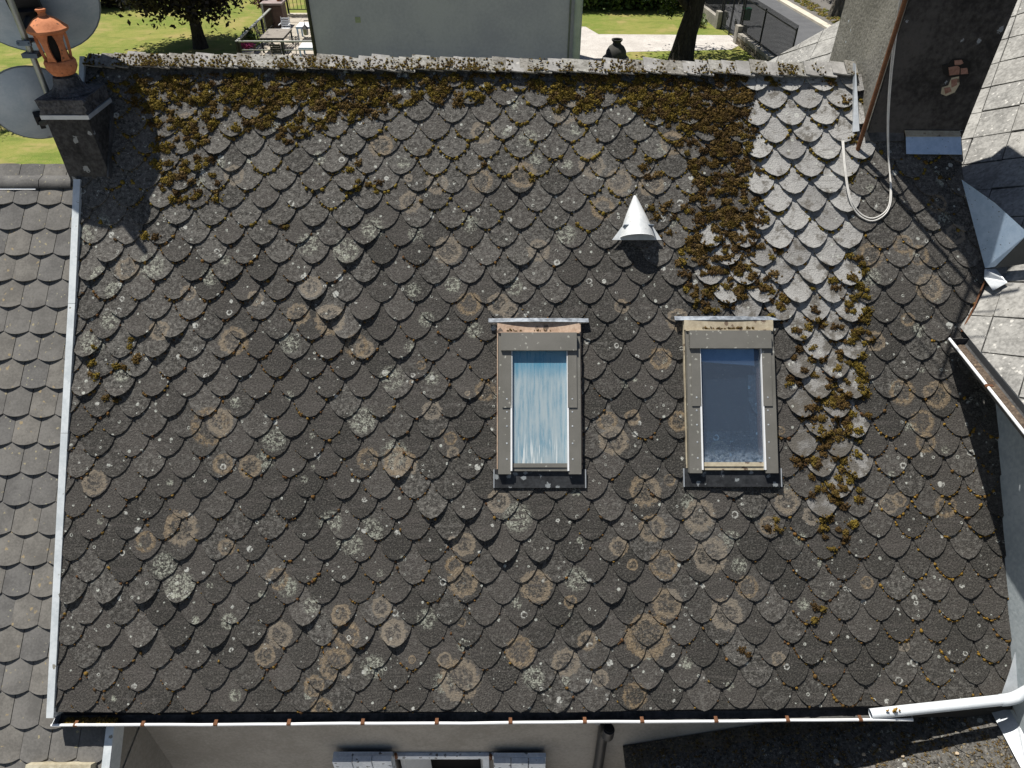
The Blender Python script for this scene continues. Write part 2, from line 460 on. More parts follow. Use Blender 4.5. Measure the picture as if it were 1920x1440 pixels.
tiles = []            # dictionaries of every scale slate
TILE_AT = {}
for n in range(NR):
    g, vt = GAUGE[n], ROWV[n]
    for k in range(-2, 30):
        uc = U0 + SU * (k + (0 if n % 2 == 0 else -.5))
        vc = vt + .6 * g
        if uc + WT < u_left(vc) + .03 or uc - WT > u_right(vc) - .02: continue
        if any(a + .0 < uc - WT * .6 and uc + WT * .6 < b and c < vt and vt + 1.3 * g < d for a, b, c, d in SKY_UV): continue
        px, py = to_px(ROOF.P(uc, warp(uc, vc)))
        pale = in_poly(px, py, PALE)
        mosszone = in_poly(px, py, [(1240, 130), (1420, 130), (1430, 330), (1460, 600), (1260, 590), (1290, 420), (1300, 300)])
        sh = smooth_hash(uc * 2, vt * 2)
        curl = .0035 + .003 * random.random() + (.004 if py < 760 and px < 700 else 0) * random.random() * 2
        if random.random() < .05: curl += random.uniform(.006, .012)
        if pale: curl = random.uniform(.017, .030)
        if mosszone and not pale: curl = random.uniform(.004, .016)
        for cu, cv in CURLED_UV:
            if abs(cu - uc) < SU * .36 and abs(cv - warp(uc, vt)) < g * .5: curl = random.uniform(.024, .033)
        crust = .28 + .3 * sh + random.uniform(-.25, .3)
        crust += max(0, (620 - py) / 500) * .75
        if px < 420 and py < 760: crust += .25
        if px < 260 and py < 760: crust += .2
        if pale: crust = min(max((py - 430) / 330, 0), 1) * random.uniform(.6, 1.0)
        if random.random() < .07: vslip = random.uniform(-.014, .006)
        else: vslip = 0.0
        t = dict(n=n, k=k, uc=uc + random.gauss(0, .0026), vt=vt + vslip + random.gauss(0, .0032), g=g, px=px, py=py, pale=pale, curl=curl, ht=.0185 + random.uniform(-.001, .002),
                 roll=random.gauss(0, .0012), crust=min(max(crust, 0), 1), tone=random.random())
        TILE_AT[(n, k)] = t
        tiles.append(t)

def surf_h(u, v):
    """height of the topmost slate above the roof plane at (u, v)"""
    for n in range(NR - 1, -1, -1):
        if ROWV[n] > v + .03: continue
        if ROWV[n] < v - .6: break
        k = round((u - U0) / SU + (0 if n % 2 == 0 else .5))
        t = TILE_AT.get((n, k))
        if not t: continue
        s = (u - t['uc']) / WT
        if abs(s) > 1: continue
        y = v - warp(t['uc'], t['vt'])
        if y >= y_edge(s) * t['g'] * 1.06:
            L = t['g'] * 2.35
            q = max(0, 1 - y / (1.35 * t['g']))
            return t['ht'] * (1 - y / L) + t['curl'] * q * q - t['curl'] * .35 * s * s * q + sag(u, v), t, y
    return .006 + sag(u, v), None, 0

STARTER = []
for k in range(-2, 30):
    uc = U0 + SU * (k - .5)
    if uc + WT < u_left(0) + .03 or uc - WT > u_right(0) - .02: continue
    px, py = to_px(ROOF.P(uc, 0))
    STARTER.append(dict(n=-1, k=k, uc=uc, vt=-.09, g=GAUGE[0], px=px, py=py, pale=False, curl=0.0, ht=.013, roll=0.0, crust=.2, tone=random.random()))

house = empty('slate_roofed_house', EAVE * V3(0, 1, 0) + V3(0, .3, 0), 'house under the large mossy scale-slate roof with two skylights, filling the picture', 'house')
# roof boards under the slates
mb = MB()
gu = np.linspace(0, 1, 14)
for a, b in zip(gu[:-1], gu[1:]):
    for c, d in zip(gu[:-1], gu[1:]):
        q = []
        for s, t in ((a, c), (b, c), (b, d), (a, d)):
            v = .012 + (LEN - .02) * t
            u = u_left(v) + .012 + (u_right(v) - .012 - u_left(v) - .012) * s
            v = min(v, warp(u, V131) + .06)
            q.append(ROOF.P(u, v, -.012 + sag(u, v)))
        mb.add(q, [(0, 1, 2, 3)])
CREST = ROOF.P(0, LEN, 0)
bw = LEN * .9
cL, cR = u_left(LEN), u_right(LEN)
mb.hexa([V3(cL, CREST[1] + .03, CREST[2] - .20), V3(cR, CREST[1] + .03, CREST[2] - .20), V3(cR, CREST[1] + bw * .707, CREST[2] - .20 - bw * .707), V3(cL, CREST[1] + bw * .707, CREST[2] - .20 - bw * .707),
         V3(cL, CREST[1] + .03, CREST[2] - .15), V3(cR, CREST[1] + .03, CREST[2] - .15), V3(cR, CREST[1] + bw * .707, CREST[2] - .15 - bw * .707), V3(cL, CREST[1] + bw * .707, CREST[2] - .15 - bw * .707)])
M_DECK = plain('dark_underlay', (.03, .028, .026), .9)
roof = mb.build('roof', M_DECK, house)

dark = sorted([t for t in tiles if not t['pale']], key=lambda t: (t['n'], abs(t['px'] - 960))) + STARTER
seen = 0
rest_v, rest_f, rest_a = [], [], {k: [] for k in ('ruv', 'tv', 'la', 'lb', 'lc')}
nv = 0
for t in dark + [t for t in tiles if t['pale']]:
    nick = None
    if random.random() < (.4 if t['pale'] else .3):
        nick = [max(0, random.gauss(0, .0045)) for _ in S_COL]
    vs, fs, uv_ = scale_slate(ROOF, t['uc'], t['vt'], t['g'], WT, t['g'] * 2.35, t['ht'], t['curl'], t['roll'], u_left, u_right, (lambda u, v: min(warp(u, v), warp(u, V131) + .045)) if t['n'] >= 0 else (lambda u, v: warp(u, max(v, .004))), sag, T_SH if not t['pale'] else .008, random.gauss(0, .012), nick)
    m_ = len(vs)
    vc = warp(t['uc'], t['vt'] + .6 * t['g'])
    ta, tb = near_lich(TAN_UV, t['uc'], vc, .15, 2)
    gc, = near_lich(GRN_UV, t['uc'], vc, .15, 1)
    if t['pale']:
        ta = tb = (-99, -99, .001)
        if random.random() < .8: gc = (-99, -99, .001)
    at = dict(ruv=uv_, tv=np.tile((t['tone'], t['crust'], 0), (m_, 1)), la=np.tile(ta, (m_, 1)), lb=np.tile(tb, (m_, 1)), lc=np.tile(gc, (m_, 1)))
    if t['pale']:
        link_mesh('pale_slate', vs, fs, M_PALE, roof, True, 40, at)
    elif seen < 300:
        seen += 1
        link_mesh('scale_slate', vs, fs, M_SLATE, roof, True, 40, at)
    else:
        rest_v.append(vs); rest_f += [tuple(i + nv for i in f) for f in fs]; nv += m_
        for k in rest_a: rest_a[k].append(at[k])
o = link_mesh('upper_slates', np.concatenate(rest_v), rest_f, M_SLATE, roof, True, 40, {k: np.concatenate(v) for k, v in rest_a.items()})
o['kind'] = 'stuff'

# ================================================================== MAIN HOUSE: RIDGE, VERGE, WALLS, GUTTER
M_RIDGE = mottled('lichened_ridge_slate', (.15, .145, .13), (.33, .325, .30), 14, .9, 0, 60, .5, .7, .006, (16, .26, (.07, .06, .045)))
M_ZINC = mottled('weathered_zinc', (.36, .39, .42), (.50, .53, .56), 5, .5, .25, 60, .25, .1, .001, None, .5)
M_PALEZINC = mottled('pale_zinc', (.50, .545, .57), (.64, .68, .70), 6, .5, .1, 40, .35, .15, .002, (14, .10, (.25, .24, .2)))
M_WHITE = plain('white_painted_zinc', (.74, .76, .78), .45, 0, .05)
M_DARKZINC = mottled('dark_lined_zinc', (.035, .036, .037), (.10, .10, .10), 9, .6, .1, 40, .4, .2, .003)
M_RUST = mottled('rusty_iron', (.10, .045, .022), (.17, .075, .035), 12, .85, .1, 80, .5, .4, .003)
M_RENDER = mottled('grey_render_wall', (.24, .225, .20), (.34, .32, .29), 1.6, .95, 0, 45, .35, .35, .004)
M_CEMENT = mottled('blackened_chimney_render', (.020, .0195, .019), (.075, .073, .072), 3.2, .95, 0, 30, .45, .9, .012, (9, .16, (.26, .27, .27)))
M_CLAY = mottled('terracotta', (.40, .135, .055), (.62, .24, .11), 7, .8, 0, 50, .3, .3, .004, (30, .22, (.20, .09, .05)))
M_SOOT_SHADE = plain('soot_and_hole_shade', (.012, .011, .010), .9)  # flue soot; also painted in for the shade of dark holes
M_MORTAR = mottled('weathered_mortar', (.03, .03, .032), (.12, .12, .125), 9, .95, 0, 45, .5, 1.0, .02, (7, .22, (.36, .34, .29)))

M_RIDGES = [M_RIDGE, mottled('ridge_slate_clean', (.21, .205, .195), (.31, .305, .295), 9, .9, 0, 60, .4, .4, .005, (18, .2, (.40, .39, .36))), mottled('ridge_slate_dirty', (.11, .103, .09), (.26, .25, .225), 12, .9, 0, 50, .6, .7, .006, (15, .3, (.38, .37, .34)))]
# ridge slates, lapped sideways
rv = lambda u: (lambda t: warp(u, uvm(960, 131)[1]))(0)
u = u_left(LEN) + .02
uend = uvm(1600, 130)[0]
i = 0
while u < uend - .02:
    du = random.uniform(.098, .112)
    w_ = du + .03
    v0 = rv(u) - random.uniform(-.006, .012)
    tilt = rad(24 + random.uniform(-4, 4))
    p0 = ROOF.P(u, v0, .045 + random.uniform(0, .008) + .4 * sag(u, v0))
    d = V3(0, math.cos(tilt), math.sin(tilt)); nrm = V3(0, -math.sin(tilt), math.cos(tilt))
    ln = .135
    x1 = min(u + w_, uend + .01) - u
    low = random.uniform(.0, .012); yaw = random.uniform(.004, .02)
    a = p0 + V3(0, 0, .012); b = p0 + V3(x1, 0, 0) - d * yaw * .9
    c = p0 + V3(x1, 0, 0) + d * (ln + random.uniform(-.006, .006)); e = p0 + V3(0, 0, .012) + d * (ln + random.uniform(-.004, .008))
    mid0 = (a + b) / 2 - d * .004; mid1 = (c + e) / 2
    mb = MB().prism([a, mid0, b, c, mid1, e], nrm * .011)
    mb.build('ridge_slate', random.choice(M_RIDGES), roof)
    i += 1
    u += du
# far side capping of the ridge
mb = MB()
zc = CREST[2] - .02
mb.hexa([V3(cL, CREST[1] + .1, zc - .03), V3(uend, CREST[1] + .1, zc - .09), V3(uend, CREST[1] + .28, zc - .27), V3(cL, CREST[1] + .28, zc - .21),
         V3(cL, CREST[1] + .1, zc - .015), V3(uend, CREST[1] + .1, zc - .075), V3(uend, CREST[1] + .28, zc - .255), V3(cL, CREST[1] + .28, zc - .195)])
mb.build('ridge_backing', M_RIDGE, roof)

# metal verge strip, three lengths
vs_ = [(-.02, 0, .0), (uvm(128, 800)[1], 0, 0), (uvm(140, 560)[1], 0, 0), (uvm(148, 338)[1], 0, 0)]
cuts = [-.03, uvm(122, 812)[1], uvm(140, 570)[1], uvm(150, 338)[1]]
for a, b in zip(cuts[:-1], cuts[1:]):
    mb = MB()
    q = []
    for h in (-.16, .035):
        for v, s in ((a, 0), (a, 1), (b - .003, 1), (b - .003, 0)):
            ul_ = u_left(v)
            q.append(ROOF.P(ul_ - .045 + .052 * s, v, h + sag(ul_, v) * .5))
    mb.hexa(q)
    mb.build('verge_strip', M_PALEZINC, house)
mb = MB(); v0, v1 = uvm(155, 180)[1], LEN + .03
mb.hexa([ROOF.P(u_left(v0) - .03, v0, -.1), ROOF.P(u_left(v0) + .01, v0, -.1), ROOF.P(u_left(v1) + .01, v1, -.1), ROOF.P(u_left(v1) - .03, v1, -.1),
         ROOF.P(u_left(v0) - .03, v0, .045), ROOF.P(u_left(v0) + .01, v0, .045), ROOF.P(u_left(v1) + .01, v1, .045), ROOF.P(u_left(v1) - .03, v1, .045)])
mb.build('verge_strip', M_PALEZINC, house)

# walls: front wall with a window opening, gables, back
YW = EAVE[1] + .24
XL = u_left(0) + .1
ZE = EAVE[2]
wa, wb = hy(737, 1420, YW)[0], hy(906, 1420, YW)[0]
WTOP = hy(820, 1416, YW)[2]
WBOT = WTOP - 1.35
mb = MB()
zt = ZE + .12
mb.box(XL, wa, YW, YW + .4, 0, zt); mb.box(wb, XW + .5, YW, YW + .4, 0, zt)
mb.box(wa, wb, YW, YW + .4, WTOP, zt); mb.box(wa, wb, YW, YW + .4, 0, WBOT)
yb_ = CREST[1] + bw * .6
mb.prism([V3(XL, YW + .4, 0), V3(XL, yb_, 0), V3(XL, yb_, ZE), V3(XL, CREST[1], CREST[2] - .25), V3(XL, YW + .4, zt + .05)], V3(.3, 0, 0))
mb.box(XL, XW + .5, yb_ - .3, yb_, 0, ZE)
mb.build('wall', M_RENDER, house)
# dark room behind the open window
mb = MB().box(wa + .01, wb - .01, YW + .405, YW + 1.2, WBOT, WTOP)
M_ROOM = plain('dim_room', (.012, .009, .008), .9)
mb.build('room', M_ROOM, house)
M_BLUEPAINT = mottled('flaking_pale_blue_paint', (.58, .63, .69), (.78, .82, .87), 6, .7, 0, 40, .4, .6, .005, (22, .3, (.16, .17, .18)))
window = MB().box(wa - .13, wb + .13, YW - .035, YW - .002, WTOP + .002, WTOP + .06).box(wa - .05, wa, YW - .03, YW - .002, WBOT, WTOP + .002).box(wb, wb + .05, YW - .03, YW - .002, WBOT, WTOP + .002).build('window', M_BLUEPAINT, house)
for s in (0, 1):
    mb = MB()
    x0, x1 = (hy(752, 1420, YW)[0], hy(790, 1420, YW)[0]) if s == 0 else (hy(885, 1420, YW)[0], hy(903, 1420, YW)[0])
    mb.hexa([V3(x0 - .03 if s == 0 else x1, YW + .05, WBOT + .02), V3(x0 + .01 if s == 0 else x1 + .02, YW + .04, WBOT + .02), V3(x1, YW + .3, WBOT + .02), V3(x1 - .04, YW + .3, WBOT + .02),
             V3(x0 - .03 if s == 0 else x1, YW + .05, WTOP - .03), V3(x0 + .01 if s == 0 else x1 + .02, YW + .04, WTOP - .03), V3(x1, YW + .3, WTOP - .03), V3(x1 - .04, YW + .3, WTOP - .03)])
    mb.build('casement', M_WHITE, window)
for s, (p0, p1, y0) in enumerate(((622, 734, 1427), (925, 1024, 1429))):
    ys = YW - .12
    x0, x1 = hy(p0, y0, ys)[0], hy(p1, y0, ys)[0]
    zt_ = hy((p0 + p1) / 2, y0, ys)[2]
    n = 3
    sh = MB().box(x0, x1, YW - .075, YW - .04, WBOT, zt_ - .01).build('shutter', M_BLUEPAINT, house)
    for k in range(n):
        w_ = (x1 - x0) / n
        MB().box(x0 + k * w_ + .004, x0 + (k + 1) * w_ - .004, YW - .125, YW - .078, WBOT, zt_ + .012 * ((k if s == 0 else -k) - 1) * .6).build('plank', M_BLUEPAINT, sh)
    MB().tube([V3((x1 + .025) if s == 0 else (x0 - .025), YW - .06, zt_ - .08), V3((x1 + .025) if s == 0 else (x0 - .025), YW - .06, zt_ - .01)], .014, 8).build('hinge', M_RUST, sh)

# gutter: half-round channel with a white front bead
YG = EAVE[1] - .058
ga, gb = hy(96, 1360, YG), hy(1712, 1349, YG)
gd = gb - ga
def channel(a, b, r, out_dir, n=10, th=.004):
    """half-round trough from bead line a-b, lying on the inner side of the bead"""
    mb = MB()
    inn = -np.asarray(out_dir, float)
    cs = []
    for k in range(n + 1):
        w = math.pi * k / n
        cs.append(inn * (r - r * math.cos(w)) + V3(0, 0, -r * math.sin(w)))
    for off in (0, th):
        base = len(mb.v)
        for c in cs:
            q = c * (1 - off / r) + inn * off
            mb.v += [a + q, b + q]
        for k in range(n):
            f = (base + 2 * k, base + 2 * k + 1, base + 2 * k + 3, base + 2 * k + 2)
            mb.f.append(f if off else f[::-1])
    return mb, cs
gut, cs = channel(ga, gb, .066, V3(0, -1, 0))
gutter = gut.build('gutter', M_DARKZINC, house, True, 60)
pts = [ga + gd * t + V3(0, 0, .0035 * math.sin(t * 23) + .002 * math.sin(t * 61) - .006 * math.sin(t * 3.1)) for t in np.linspace(0, 1, 30)]
MB().tube(pts, .0105, 8).build('bead', M_WHITE, gutter, True)
for end in (ga, gb):
    MB().prism([end + c for c in cs], gd / np.linalg.norm(gd) * .003).build('end_cap', M_ZINC, gutter)
for px in (139, 266, 403, 541, 680, 819, 957, 1096, 1203, 1341, 1474, 1609):
    t = (hy(px, 1356, YG)[0] - ga[0]) / gd[0]
    c = ga + gd * t
    MB().tube([c - V3(.014, 0, 0), c + V3(.014, 0, 0)], .0135, 8).box(c[0] - .012, c[0] + .012, c[1] + .004, c[1] + .03, c[2] + .004, c[2] + .009).build('gutter_clip', M_RUST, gutter, True)
# fascia board under the slates
MB().box(XL - .1, XW, EAVE[1] + .04, EAVE[1] + .07, ZE - .16, ZE + .0).build('fascia_board', plain('dark_fascia', (.03, .028, .027), .8), house)
# outlet, elbow and down pipes
M_PIPE = plain('grey_pipe', (.16, .175, .19), .5)
M_BLACKPIPE = plain('black_pipe', (.02, .021, .023), .45)
xo = hy(1146, 1345, EAVE[1] - .05)[0]
c = V3(xo, EAVE[1] - .049, ga[2] - .058)
MB().lathe([(.034, .0), (.034, .004), (.026, .003), (.026, -.1)], c, 16).build('gutter_outlet', M_SOOT_SHADE, gutter, True)
p = [c + V3(0, 0, -.02), c + V3(0, 0, -.12), c + V3(0, .06, -.24), V3(xo + .02, YW - .06, ZE - .45), V3(xo + .03, YW - .06, ZE - 1.2), V3(xo + .03, YW - .06, 0.1)]
MB().tube(p, .042, 14).build('down_pipe', M_BLACKPIPE, house, True)
x2 = hy(1106, 1400, YW - .07)[0]
MB().tube([V3(x2 + .03, YW - .055, ZE - .12), V3(x2 + .01, YW - .06, ZE - .22), V3(x2, YW - .06, ZE - .42), V3(x2 + .03, YW - .06, ZE - .50), V3(x2 + .12, YW - .05, ZE - .53)], .038, 14).build('down_pipe', M_PIPE, house, True)

# ================================================================== ROOF WINDOWS
M_FRAME = mottled('grey_clad_frame', (.135, .132, .118), (.165, .160, .145), 4, .55, .1, 90, .2, .05, .001, (24, .16, (.36, .36, .32)))
M_CREAM = mottled('cream_flashing', (.33, .28, .20), (.47, .42, .31), 6, .75, 0, 40, .4, .2, .003, (18, .34, (.14, .10, .07)))
M_PINK = mottled('faded_copper_flashing', (.36, .25, .18), (.55, .42, .32), 5, .75, 0, 40, .4, .2, .003, (15, .4, (.13, .10, .08)))
M_APRON = mottled('shade_darkened_lead_apron', (.012, .013, .015), (.035, .038, .042), 6, .6, .1, 40, .4, .2, .003, (18, .34, (.22, .24, .25)))  # dark lead, darkened further to stand for the frame's shadow
def glass_dirty():
    m = Mat('lime_streaked_shade_top_glass', .12, 0, .9)
    p = m.pos()
    s = m.sep(p)
    st = m.comb(m.ma('MULTIPLY', s[0], 46), m.ma('MULTIPLY', s[2], 5.0), 0)
    n1 = m.noise(st, 1.0, 4, .65)
    n2 = m.noise(p, 5, 4, .6)
    f = m.step(m.ma('ADD', m.ma('MULTIPLY', n1, .72), m.ma('MULTIPLY', n2, .28)), .25, .62)
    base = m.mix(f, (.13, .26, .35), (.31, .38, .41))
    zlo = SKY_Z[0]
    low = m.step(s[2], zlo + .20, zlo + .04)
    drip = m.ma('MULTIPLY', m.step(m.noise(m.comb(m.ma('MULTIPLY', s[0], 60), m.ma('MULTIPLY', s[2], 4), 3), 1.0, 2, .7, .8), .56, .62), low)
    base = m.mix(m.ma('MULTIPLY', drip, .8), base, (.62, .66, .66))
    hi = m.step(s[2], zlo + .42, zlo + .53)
    base = m.mix(m.ma('MULTIPLY', hi, .75), base, (.05, .21, .33))  # bluish shade below the top cover, painted across the pane's upper end
    return m.out(base, m.step(f, 0, 1, .08, .5))
def glass_clear():
    m = Mat('dusty_blue_glass', .04, 0, .8)
    p = m.pos()
    n = m.noise(p, 40, 3, .7)
    sp = m.vor(p, 60)
    dust = m.ma('MULTIPLY', m.step(sp.outputs['Distance'], .16, .08), m.ma('GREATER_THAN', m.sep(sp.outputs['Color'])[0], .75))
    zlo = SKY_Z[1]
    s = m.sep(p)
    low = m.ma('MULTIPLY', m.step(s[2], zlo + .09, zlo), m.step(n, .3, .7))
    tr = m.n('ShaderNodeBsdfTransparent', {0: (.66, .78, .90, 1)}).outputs[0]
    gl = m.n('ShaderNodeBsdfGlossy', {0: (.80, .86, .92, 1), 1: .03}).outputs[0]
    df = m.n('ShaderNodeBsdfDiffuse', {0: (.32, .38, .45, 1)}).outputs[0]
    a = m.n('ShaderNodeMixShader', {0: .09, 1: tr, 2: gl}).outputs[0]
    b = m.n('ShaderNodeMixShader', {0: m.ma('ADD', .08, m.ma('MULTIPLY', m.ma('MAXIMUM', dust, low), .45)), 1: a, 2: df}).outputs[0]
    m.t.links.new(b, m.t.nodes['Material Output'].inputs[0])
    return m.m
SKY_Z = []
for (a, b, c, d) in SKY_UV: SKY_Z.append(ROOF.P(0, c + .07, .06)[2])
M_AWN = mottled('stained_lead_strip', (.10, .115, .135), (.34, .38, .43), 7, .55, .1, 30, .4, .2, .003)
def roof_window(i, glass):
    a, b, c, d = SKY_UV[i]                # left, right, bottom, top on the slope
    lab = ('left skylight of milky streaked glass', 'skylight of clear dark blue glass')[i]
    w = b - a
    ro = MB()
    # outer kerb: four boards standing on the roof
    ro.fbox(ROOF, a, a + .035, c, d, -.02, .062); ro.fbox(ROOF, b - .035, b, c, d, -.02, .062)
    ro.fbox(ROOF, a + .035, b - .035, d - .035, d, -.02, .062); ro.fbox(ROOF, a + .035, b - .035, c + .03, c + .06, -.02, .05)
    sk = ro.build('skylight', M_FRAME, house)
    sk['label'] = lab
    side = .094
    for s in (0, 1):
        u0, u1 = (a + .002, a + side) if s == 0 else (b - side, b - .002)
        MB().fbox(ROOF, u0, u1, c - .004, d - .13, .064, .080).build('side_cover', M_FRAME, sk)
        m0, m1 = (u0 + .028, u1 + .004) if s == 0 else (u0 - .004, u1 - .028)
        MB().fbox(ROOF, m0, m1, c + (d - c) * .46, d - .13, .081, .088).build('cover_plate', M_FRAME, sk)
        for f in (.1, .21, .33, .43, .52):
            uu = (m0 + m1) / 2
            q = ROOF.P(uu, c + (d - c) * f, .080 if f < .46 else .088)
            MB().lathe([(.0, .003), (.006, .002), (.007, -.001)], q, 8, EN).build('rivet', M_ZINC, sk, True)
        uu = (u1 + .003) if s == 0 else (u0 - .003)
        MB().fbox(ROOF, uu - .006, uu + .006, c + .02, d - .12, .060, .086).build('glazing_bead', M_WHITE, sk)
    MB().fbox(ROOF, a + .02, b - .03, d - .145, d - .012, .070, .108).build('top_cover', M_FRAME, sk)
    MB().fbox(ROOF, a + side, b - side, c + .045, c + .075, .050, .066).fbox(ROOF, a + side, b - side, c + .018, c + .043, .045, .058).build('bottom_rail', M_CREAM if i else M_FRAME, sk)
    MB().fbox(ROOF, a + side + .004, b - side - .004, c + .07, d - .13, .052, .058).build('pane', glass, sk)
    if i == 1:      # what shows through the clear pane: a shaft, a pale blind, a timber edge
        x0, x1, y0, y1 = a + side, b - side, c + .07, d - .13
        sh = MB()
        sh.fbox(ROOF, x0, x1, y0, y1, -.30, -.28)
        sh.fbox(ROOF, x0 - .012, x0, y0, y1, -.28, .05); sh.fbox(ROOF, x1, x1 + .012, y0, y1, -.28, .05)
        sh.fbox(ROOF, x0, x1, y0 - .012, y0, -.28, .05); sh.fbox(ROOF, x0, x1, y1, y1 + .012, -.28, .05)
        sh.build('shaft', plain('blue_grey_shaft', (.045, .085, .17), .7), sk)
        MB().hexa([ROOF.P(x0 + .005, y1 - .105, .02), ROOF.P(x1 - .04, y1 - .135, .02), ROOF.P(x1 - .04, y1 - .004, .02), ROOF.P(x0 + .005, y1 - .004, .02),
                   ROOF.P(x0 + .005, y1 - .105, .024), ROOF.P(x1 - .04, y1 - .135, .024), ROOF.P(x1 - .04, y1 - .004, .024), ROOF.P(x0 + .005, y1 - .004, .024)]).build('blind', plain('pale_blue_blind', (.85, .93, .95), .8), sk)
        MB().fbox(ROOF, x1 - .026, x1 - .004, y0 + .05, y1 - .14, -.02, .03).build('timber_edge', plain('red_timber', (.30, .12, .07), .7), sk)
    # head flashing: cream tray and a zinc awning above it
    mh = M_CREAM if i else M_PINK
    MB().fbox(ROOF, a - .008, b + .004, d + .001, d + .075, .0, .060).fbox(ROOF, a + .0, b - .006, d - .010, d + .0, .060, .075).build('head_flashing', mh, sk)
    n = 8
    aw = MB()
    for k in range(n):
        f0, f1 = k / n, (k + 1) / n
        arch = lambda f: (.028 * math.sin(math.pi * f) if i == 0 else .012 * math.sin(math.pi * f))
        u0, u1 = a - .075 + (w + .14) * f0, a - .075 + (w + .14) * f1
        v0 = d + .074; v1 = d + .108
        aw.hexa([ROOF.P(u0, v0, .052 + arch(f0)), ROOF.P(u1, v0, .052 + arch(f1)), ROOF.P(u1, v1, .028 + arch(f1) * .5), ROOF.P(u0, v1, .028 + arch(f0) * .5),
                 ROOF.P(u0, v0, .056 + arch(f0)), ROOF.P(u1, v0, .056 + arch(f1)), ROOF.P(u1, v1, .032 + arch(f1) * .5), ROOF.P(u0, v1, .032 + arch(f0) * .5)])
    aw.build('awning_flashing', M_AWN, sk, True, 30)
    ap = MB().fbox(ROOF, a - .028, b + .03, c - .105, c + .03, .030, .036)
    ap.build('apron', M_APRON, sk)
    for s in (0, 1):
        uu = a - .034 if s == 0 else b + .03
        MB().fbox(ROOF, uu, uu + .006, c - .105, c + .03, .022, .044).build('apron_edge', M_ZINC, sk)
        ug = a - .010 if s == 0 else b + .004
        MB().fbox(ROOF, ug, ug + .006, c + .032, d + .06, .0, .040).build('side_flashing', mh, sk)
    return sk
roof_window(0, glass_dirty())
roof_window(1, glass_clear())

# ================================================================== ROOF VENT
def roof_vent():
    (ua, va), (ub, vb) = uvm(1163, 443, .05), uvm(1229, 443, .05)
    uc, vm_ = (ua + ub) / 2, (va + vb) / 2 - .004
    vt = uvm(1189, 366, .03)[1]
    R = (ub - ua) / 2
    n = 14
    mb = MB()
    rings = 7
    hood = lambda f: R * (1 - .93 * f ** 1.25)
    for off in (0, .003):
        base = len(mb.v)
        for r in range(rings + 1):
            f = r / rings
            rr = hood(f) - off
            for k in range(n + 1):
                w = math.pi * k / n
                mb.v.append(ROOF.P(uc + rr * math.cos(w) - .012 * f, vm_ + (vt - vm_) * f - .008 * math.sin(w) * (1 - f), .016 + rr * math.sin(w) * 1.05 * (1 - .12 * f)))
        for r in range(rings):
            for k in range(n):
                q = (base + r * (n + 1) + k, base + r * (n + 1) + k + 1, base + (r + 1) * (n + 1) + k + 1, base + (r + 1) * (n + 1) + k)
                mb.f.append(q if off == 0 else q[::-1])
    M_VENT = mottled('dulled_white_zinc', (.50, .53, .55), (.64, .66, .67), 9, .5, .1, 50, .3, .15, .002, (20, .12, (.34, .34, .32)))
    vent = mb.build('roof_vent', M_VENT, house, True, 60)
    pts = [ROOF.P(uc + R * math.cos(math.pi * k / n), vm_ - .001 - .008 * math.sin(math.pi * k / n), .016 + R * 1.05 * math.sin(math.pi * k / n)) for k in range(n + 1)]
    MB().tube(pts, .003, 6).build('hood_rim', M_WHITE, vent, True)
    (fa, f0), (fb, _) = uvm(1147, 452, .02), uvm(1240, 451, .02)
    MB().prism([ROOF.P(fa, f0 + .004, .034), ROOF.P(fb, f0 + .004, .034), ROOF.P(uc + R * .9, vm_ + .08, .037), ROOF.P(uc - R * .9, vm_ + .08, .037)], EN * .003).build('flange', M_VENT, vent)
    MB().fbox(ROOF, uc - R * .85, uc + R * .85, vm_ + .075, vm_ + .079, .016, .016 + R * .66).build('mouth_shade_plate', plain('mouth_shade_blue', (.20, .24, .30), .6), vent)  # added plate, coloured as the bluish shade inside the vent mouth
roof_vent()

# ================================================================== LEFT CHIMNEY WITH POT, DISHES
fl, fr = ROOF.P(*uvm(130, 336)), ROOF.P(*uvm(207, 333))
YF = (fl[1] + fr[1]) / 2
XA, XB = fl[0], fr[0]
ZT = hy(168, 215, YF)[2]                     # underside of the cap
YB = hz(196, 163, ZT + .03)[1]; YB = YF + (YB - YF) * .66
print('left chimney', XA, XB, YF, YB, ZT, ROOF.P(*uvm(170, 333)))
mb = MB()
zb = ROOF.P(*uvm(170, 333))[2] - .5
rng = random.Random(3)
def lumpy_box(mb, x0, x1, y0, y1, z0, z1, amp=.006, nx=4, nz=6):
    """rendered masonry: a box whose faces are slightly uneven"""
    ring = []
    for j in range(nz + 1):
        z = z0 + (z1 - z0) * j / nz
        r = []
        per = [(x0 + (x1 - x0) * i / nx, y0) for i in range(nx)] + [(x1, y0 + (y1 - y0) * i / nx) for i in range(nx)] + [(x1 - (x1 - x0) * i / nx, y1) for i in range(nx)] + [(x0, y1 - (y1 - y0) * i / nx) for i in range(nx)]
        for (x, y) in per: r.append(V3(x + rng.uniform(-amp, amp), y + rng.uniform(-amp, amp), z))
        ring.append(r)
    n = len(ring[0]); b = len(mb.v)
    for r in ring: mb.v += r
    for j in range(nz):
        for i in range(n): mb.f.append((b + j * n + i, b + j * n + (i + 1) % n, b + (j + 1) * n + (i + 1) % n, b + (j + 1) * n + i))
    mb.f.append(tuple(b + nz * n + i for i in range(n)))
    return mb
chim = lumpy_box(MB(), XA, XB, YF, YB, zb, ZT).build('chimney', M_CEMENT, house)
ovh = .018
